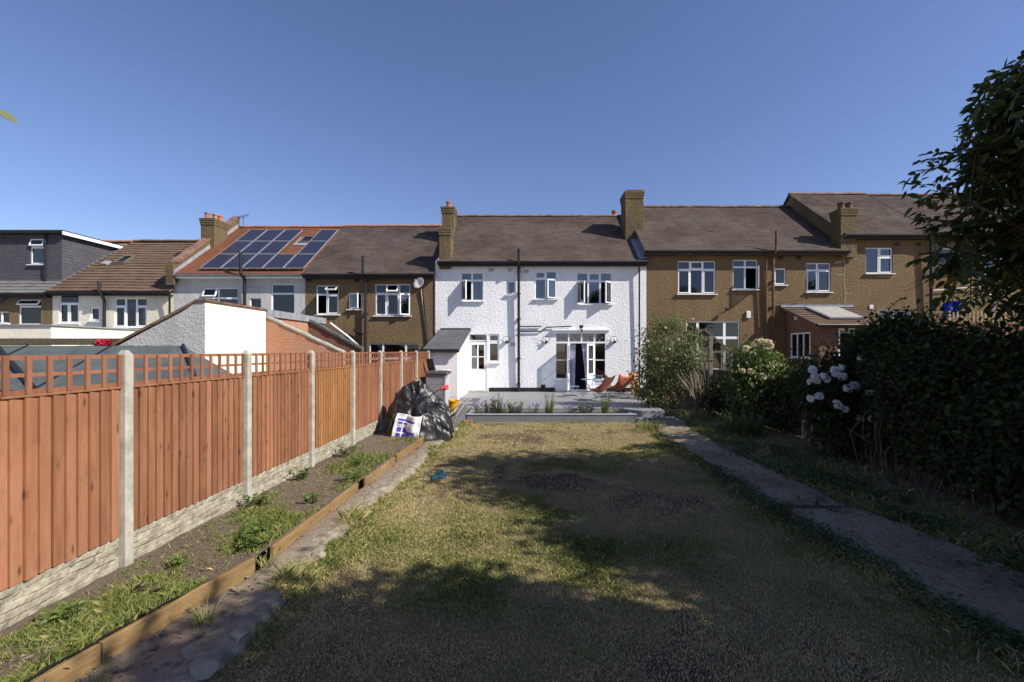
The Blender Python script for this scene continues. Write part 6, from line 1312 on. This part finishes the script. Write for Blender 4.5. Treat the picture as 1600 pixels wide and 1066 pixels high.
def sampley(n, y0, y1, pw): u = NR.random(n); return (y0 ** (1 - pw) + u * (y1 ** (1 - pw) - y0 ** (1 - pw))) ** (1 / (1 - pw))
n = 520000; Y = sampley(n, 2.6, 14.6, 1.6); xl, xr = ip(PEX, Y) + .0, ip(RPL, Y) + .02; X = xl + (xr - xl) * NR.random(n); tt = lawntint(X, Y); dn = fbm(X * 2.6, Y * 2.6, 90, 4)
kp = NR.random(n) < np.clip(.12 + 1.6 * tt, 0, 1) * np.clip((dn - .25) * 3, .35, 1); X, Y, tt, dn = X[kp], Y[kp], tt[kp], dn[kp]
H = NR.uniform(.016, .042, len(X)) * (.7 + 1.1 * sst(.5, .9, tt)) * (1 + .9 * sst(.6, .75, dn)); grassfield('lawn_grass', 'short dry mown grass covering the lawn', X, Y, gz(X, Y), H, NR.uniform(.004, .007, len(X)) * (1 + Y / 12), .05 + tt * .95 + NR.normal(size=len(X)) * .2)
def edge(n, T_, off, sp, y0, y1, side):
    Y = sampley(n, y0, y1, 1.3); d = np.abs(NR.normal(size=n)) * sp; X = ip(T_, Y) + off + side * d; cl = fbm(X * 2.5, Y * 2.0, 95, 3); kp = (cl > .47) | (NR.random(n) < .12); return X[kp], Y[kp], d[kp] / sp, cl[kp]
X, Y, d, cl = edge(9000, RPL, -.02, .12, 3.0, 14.3, -1); grassfield('path_border_grass', 'grass growing along the lawn edge of the right path', X, Y, gz(X, Y), NR.uniform(.04, .14, len(X)), NR.uniform(.005, .009, len(X)) * (1 + Y / 14), .65 + NR.normal(size=len(X)) * .2)
X, Y, d, cl = edge(48000, PEX, -.01, .2, 2.7, 14.3, 1); grassfield('edge_grass', 'long green grass along the broken path edge', X, Y, gz(X, Y), NR.uniform(.05, .2, len(X)) * np.exp(-d * .6) * (.4 + 1.6 * np.clip(cl - .42, 0, .4) * 2.5), NR.uniform(.005, .009, len(X)) * (1 + Y / 14), .62 + NR.normal(size=len(X)) * .2)
n = 90000; Y = sampley(n, 2.4, 11.5, 1.4); U_ = NR.random(n); X = -3.9 + (ip(BEX, Y) - .07 + 3.9) * U_; cl = fbm(X * 1.3, Y * 1.1, 99, 4) + .16 * (U_ - .4); kp = (NR.random(n) < np.clip((cl - .46) * 5, .05, .5)); X, Y, cl = X[kp], Y[kp], cl[kp]
grassfield('bed_grass', 'patchy green grass and seedlings in the fence-side bed', X, Y, bz(X, Y) - .01, NR.uniform(.03, .12, len(X)) * (.6 + 3 * np.clip(cl - .5, 0, .3)), NR.uniform(.003, .006, len(X)) * (1 + Y / 9), .84 + NR.normal(size=len(X)) * .18)
n = 30000; Y = sampley(n, 4.0, 15.5, 1.2); X = ip(RPR, Y) + .03 + np.abs(NR.normal(size=n)) * .75; cl = fbm(X * 1.4, Y * 1.2, 120, 4); kp = ((cl > .46) | (NR.random(n) < .1)) & ((Y > 8.5) | (NR.random(n) < .3)); X, Y = X[kp], Y[kp]
grassfield('verge_grass', 'rough dark grass on the shaded verge right of the path', X, Y, gz(X, Y), NR.uniform(.04, .15, len(X)), NR.uniform(.006, .01, len(X)) * (1 + Y / 14), .75 + NR.normal(size=len(X)) * .18)
# leafy ground cover along the right path
def cover(name, label, n, xf, sp, y0, y1, L, m, hh=.1, thr=.45):
    Y = sampley(n, y0, y1, 1.2); X = xf(Y) + NR.normal(size=n) * sp; cl = fbm(X * 1.6, Y * 1.3, 130, 4); kp = (cl > thr) | (NR.random(n) < .08); X, Y, cl = X[kp], Y[kp], cl[kp]; k_ = len(X)
    Pp = np.stack([X, Y, gz(X, Y) + NR.uniform(.01, hh, k_) * (.6 + 2 * (cl - .4))], 1); Ls = L * NR.uniform(.5, 1.2, k_)
    o = leaf_mesh(name, M[m], Pp, runit(k_) * [1, 1, .4] + [0, 0, .15], runit(k_) * .5 + [0, 0, 1], Ls, Ls * .65, None, np.clip(.5 + NR.normal(size=k_) * .22, 0, .95)); return tag(o, label, 'ground cover', None, 'stuff')
cover('ground_cover', 'leafy weeds growing over the lawn edge of the right path', 6500, lambda y: ip(RPL, y) - .06, .11, 3.2, 12.5, .045, 'leaf_cover', .10)
cover('verge_weeds', 'leafy weeds and ivy creeping out below the hedge', 9000, lambda y: ip(RPR, y) + .55, .42, 3.6, 14.0, .07, 'leaf_cover', .14, .5)
X = NR.uniform(4.6, 6.3, 2600); Y = sampley(2600, 3.5, 10, 1.1); kp = X > ip(RPR, Y) + .02; X, Y = X[kp], Y[kp]; k_ = len(X)
tag(leaf_mesh('leaf_litter', M['leaf_litter'] if 'leaf_litter' in M else leafm('leaf_litter', (.08, .06, .04), (.22, .17, .11), None, .8, .05), np.stack([X, Y, gz(X, Y) + .012], 1), runit(k_) * [1, 1, .2], runit(k_) * .4 + [0, 0, 1], NR.uniform(.03, .08, k_), NR.uniform(.015, .04, k_)), 'dry fallen leaves littering the ground below the hedge', 'leaf litter', None, 'stuff')
n = 1500; Y = sampley(n, 2.6, 12, 1.3); X = NR.uniform(-3.9, -2.35, n); k_ = n; zz = np.where(X < ip(BEX, Y), bz(X, Y), .075)
tag(leaf_mesh('dry_litter', bpy.data.materials['leaf_litter'], np.stack([X, Y, zz + .006], 1), runit(k_) * [1, 1, .12], runit(k_) * .3 + [0, 0, 1], NR.uniform(.02, .07, k_), NR.uniform(.006, .03, k_)), 'dead leaves and straw scattered over the bed and side path', 'litter', None, 'stuff')
n = 600; Y = sampley(n, 2.6, 12, 1.2); X = NR.uniform(-3.9, -2.35, n); zz = np.where(X < ip(BEX, Y), bz(X, Y), .07); v, f = [], []
for i in range(n):
    s_ = NR.uniform(.004, .014); b = len(v); v += [(X[i] + dx * s_, Y[i] + dy * s_, zz[i] + dz * s_) for dx, dy, dz in ((1, 0, 0), (-.9, .2, 0), (.1, 1, .1), (0, -1, .1), (.1, .1, .7), (0, 0, -.6))]; f += [(b + a, b + c, b + d) for a, c, d in ((0, 2, 4), (2, 1, 4), (1, 3, 4), (3, 0, 4))]
tag(build('pebbles', np.array(v), f, M['pebble']), 'small stones scattered in the bed and on the side path', 'pebbles', None, 'stuff')

X = NR.uniform(3.5, 5.2, 2600); Y = sampley(2600, 3.2, 13.5, 1.25); kp = (X > ip(RPL, Y)) & (X < ip(RPR, Y)); X, Y = X[kp], Y[kp]; k_ = len(X)
tag(leaf_mesh('path_litter', bpy.data.materials['leaf_litter'], np.stack([X, Y, np.array([rpz(a, b) for a, b in zip(X, Y)]) + .006], 1), runit(k_) * [1, 1, .15], runit(k_) * .3 + [0, 0, 1], NR.uniform(.015, .05, k_), NR.uniform(.006, .025, k_)), 'dead leaves and bits scattered on the right-hand path', 'litter', None, 'stuff')
t = thing('grass_tuft', 'low straggling weeds growing in the crack across the right-hand path', 'weeds', (4.2, 6.66, .03)); herb('x', 'leaf_cover', 22, .12, .05, t, 77, .38, 6, .8, 'leaf_cover', (.2, .9), .5, .003)
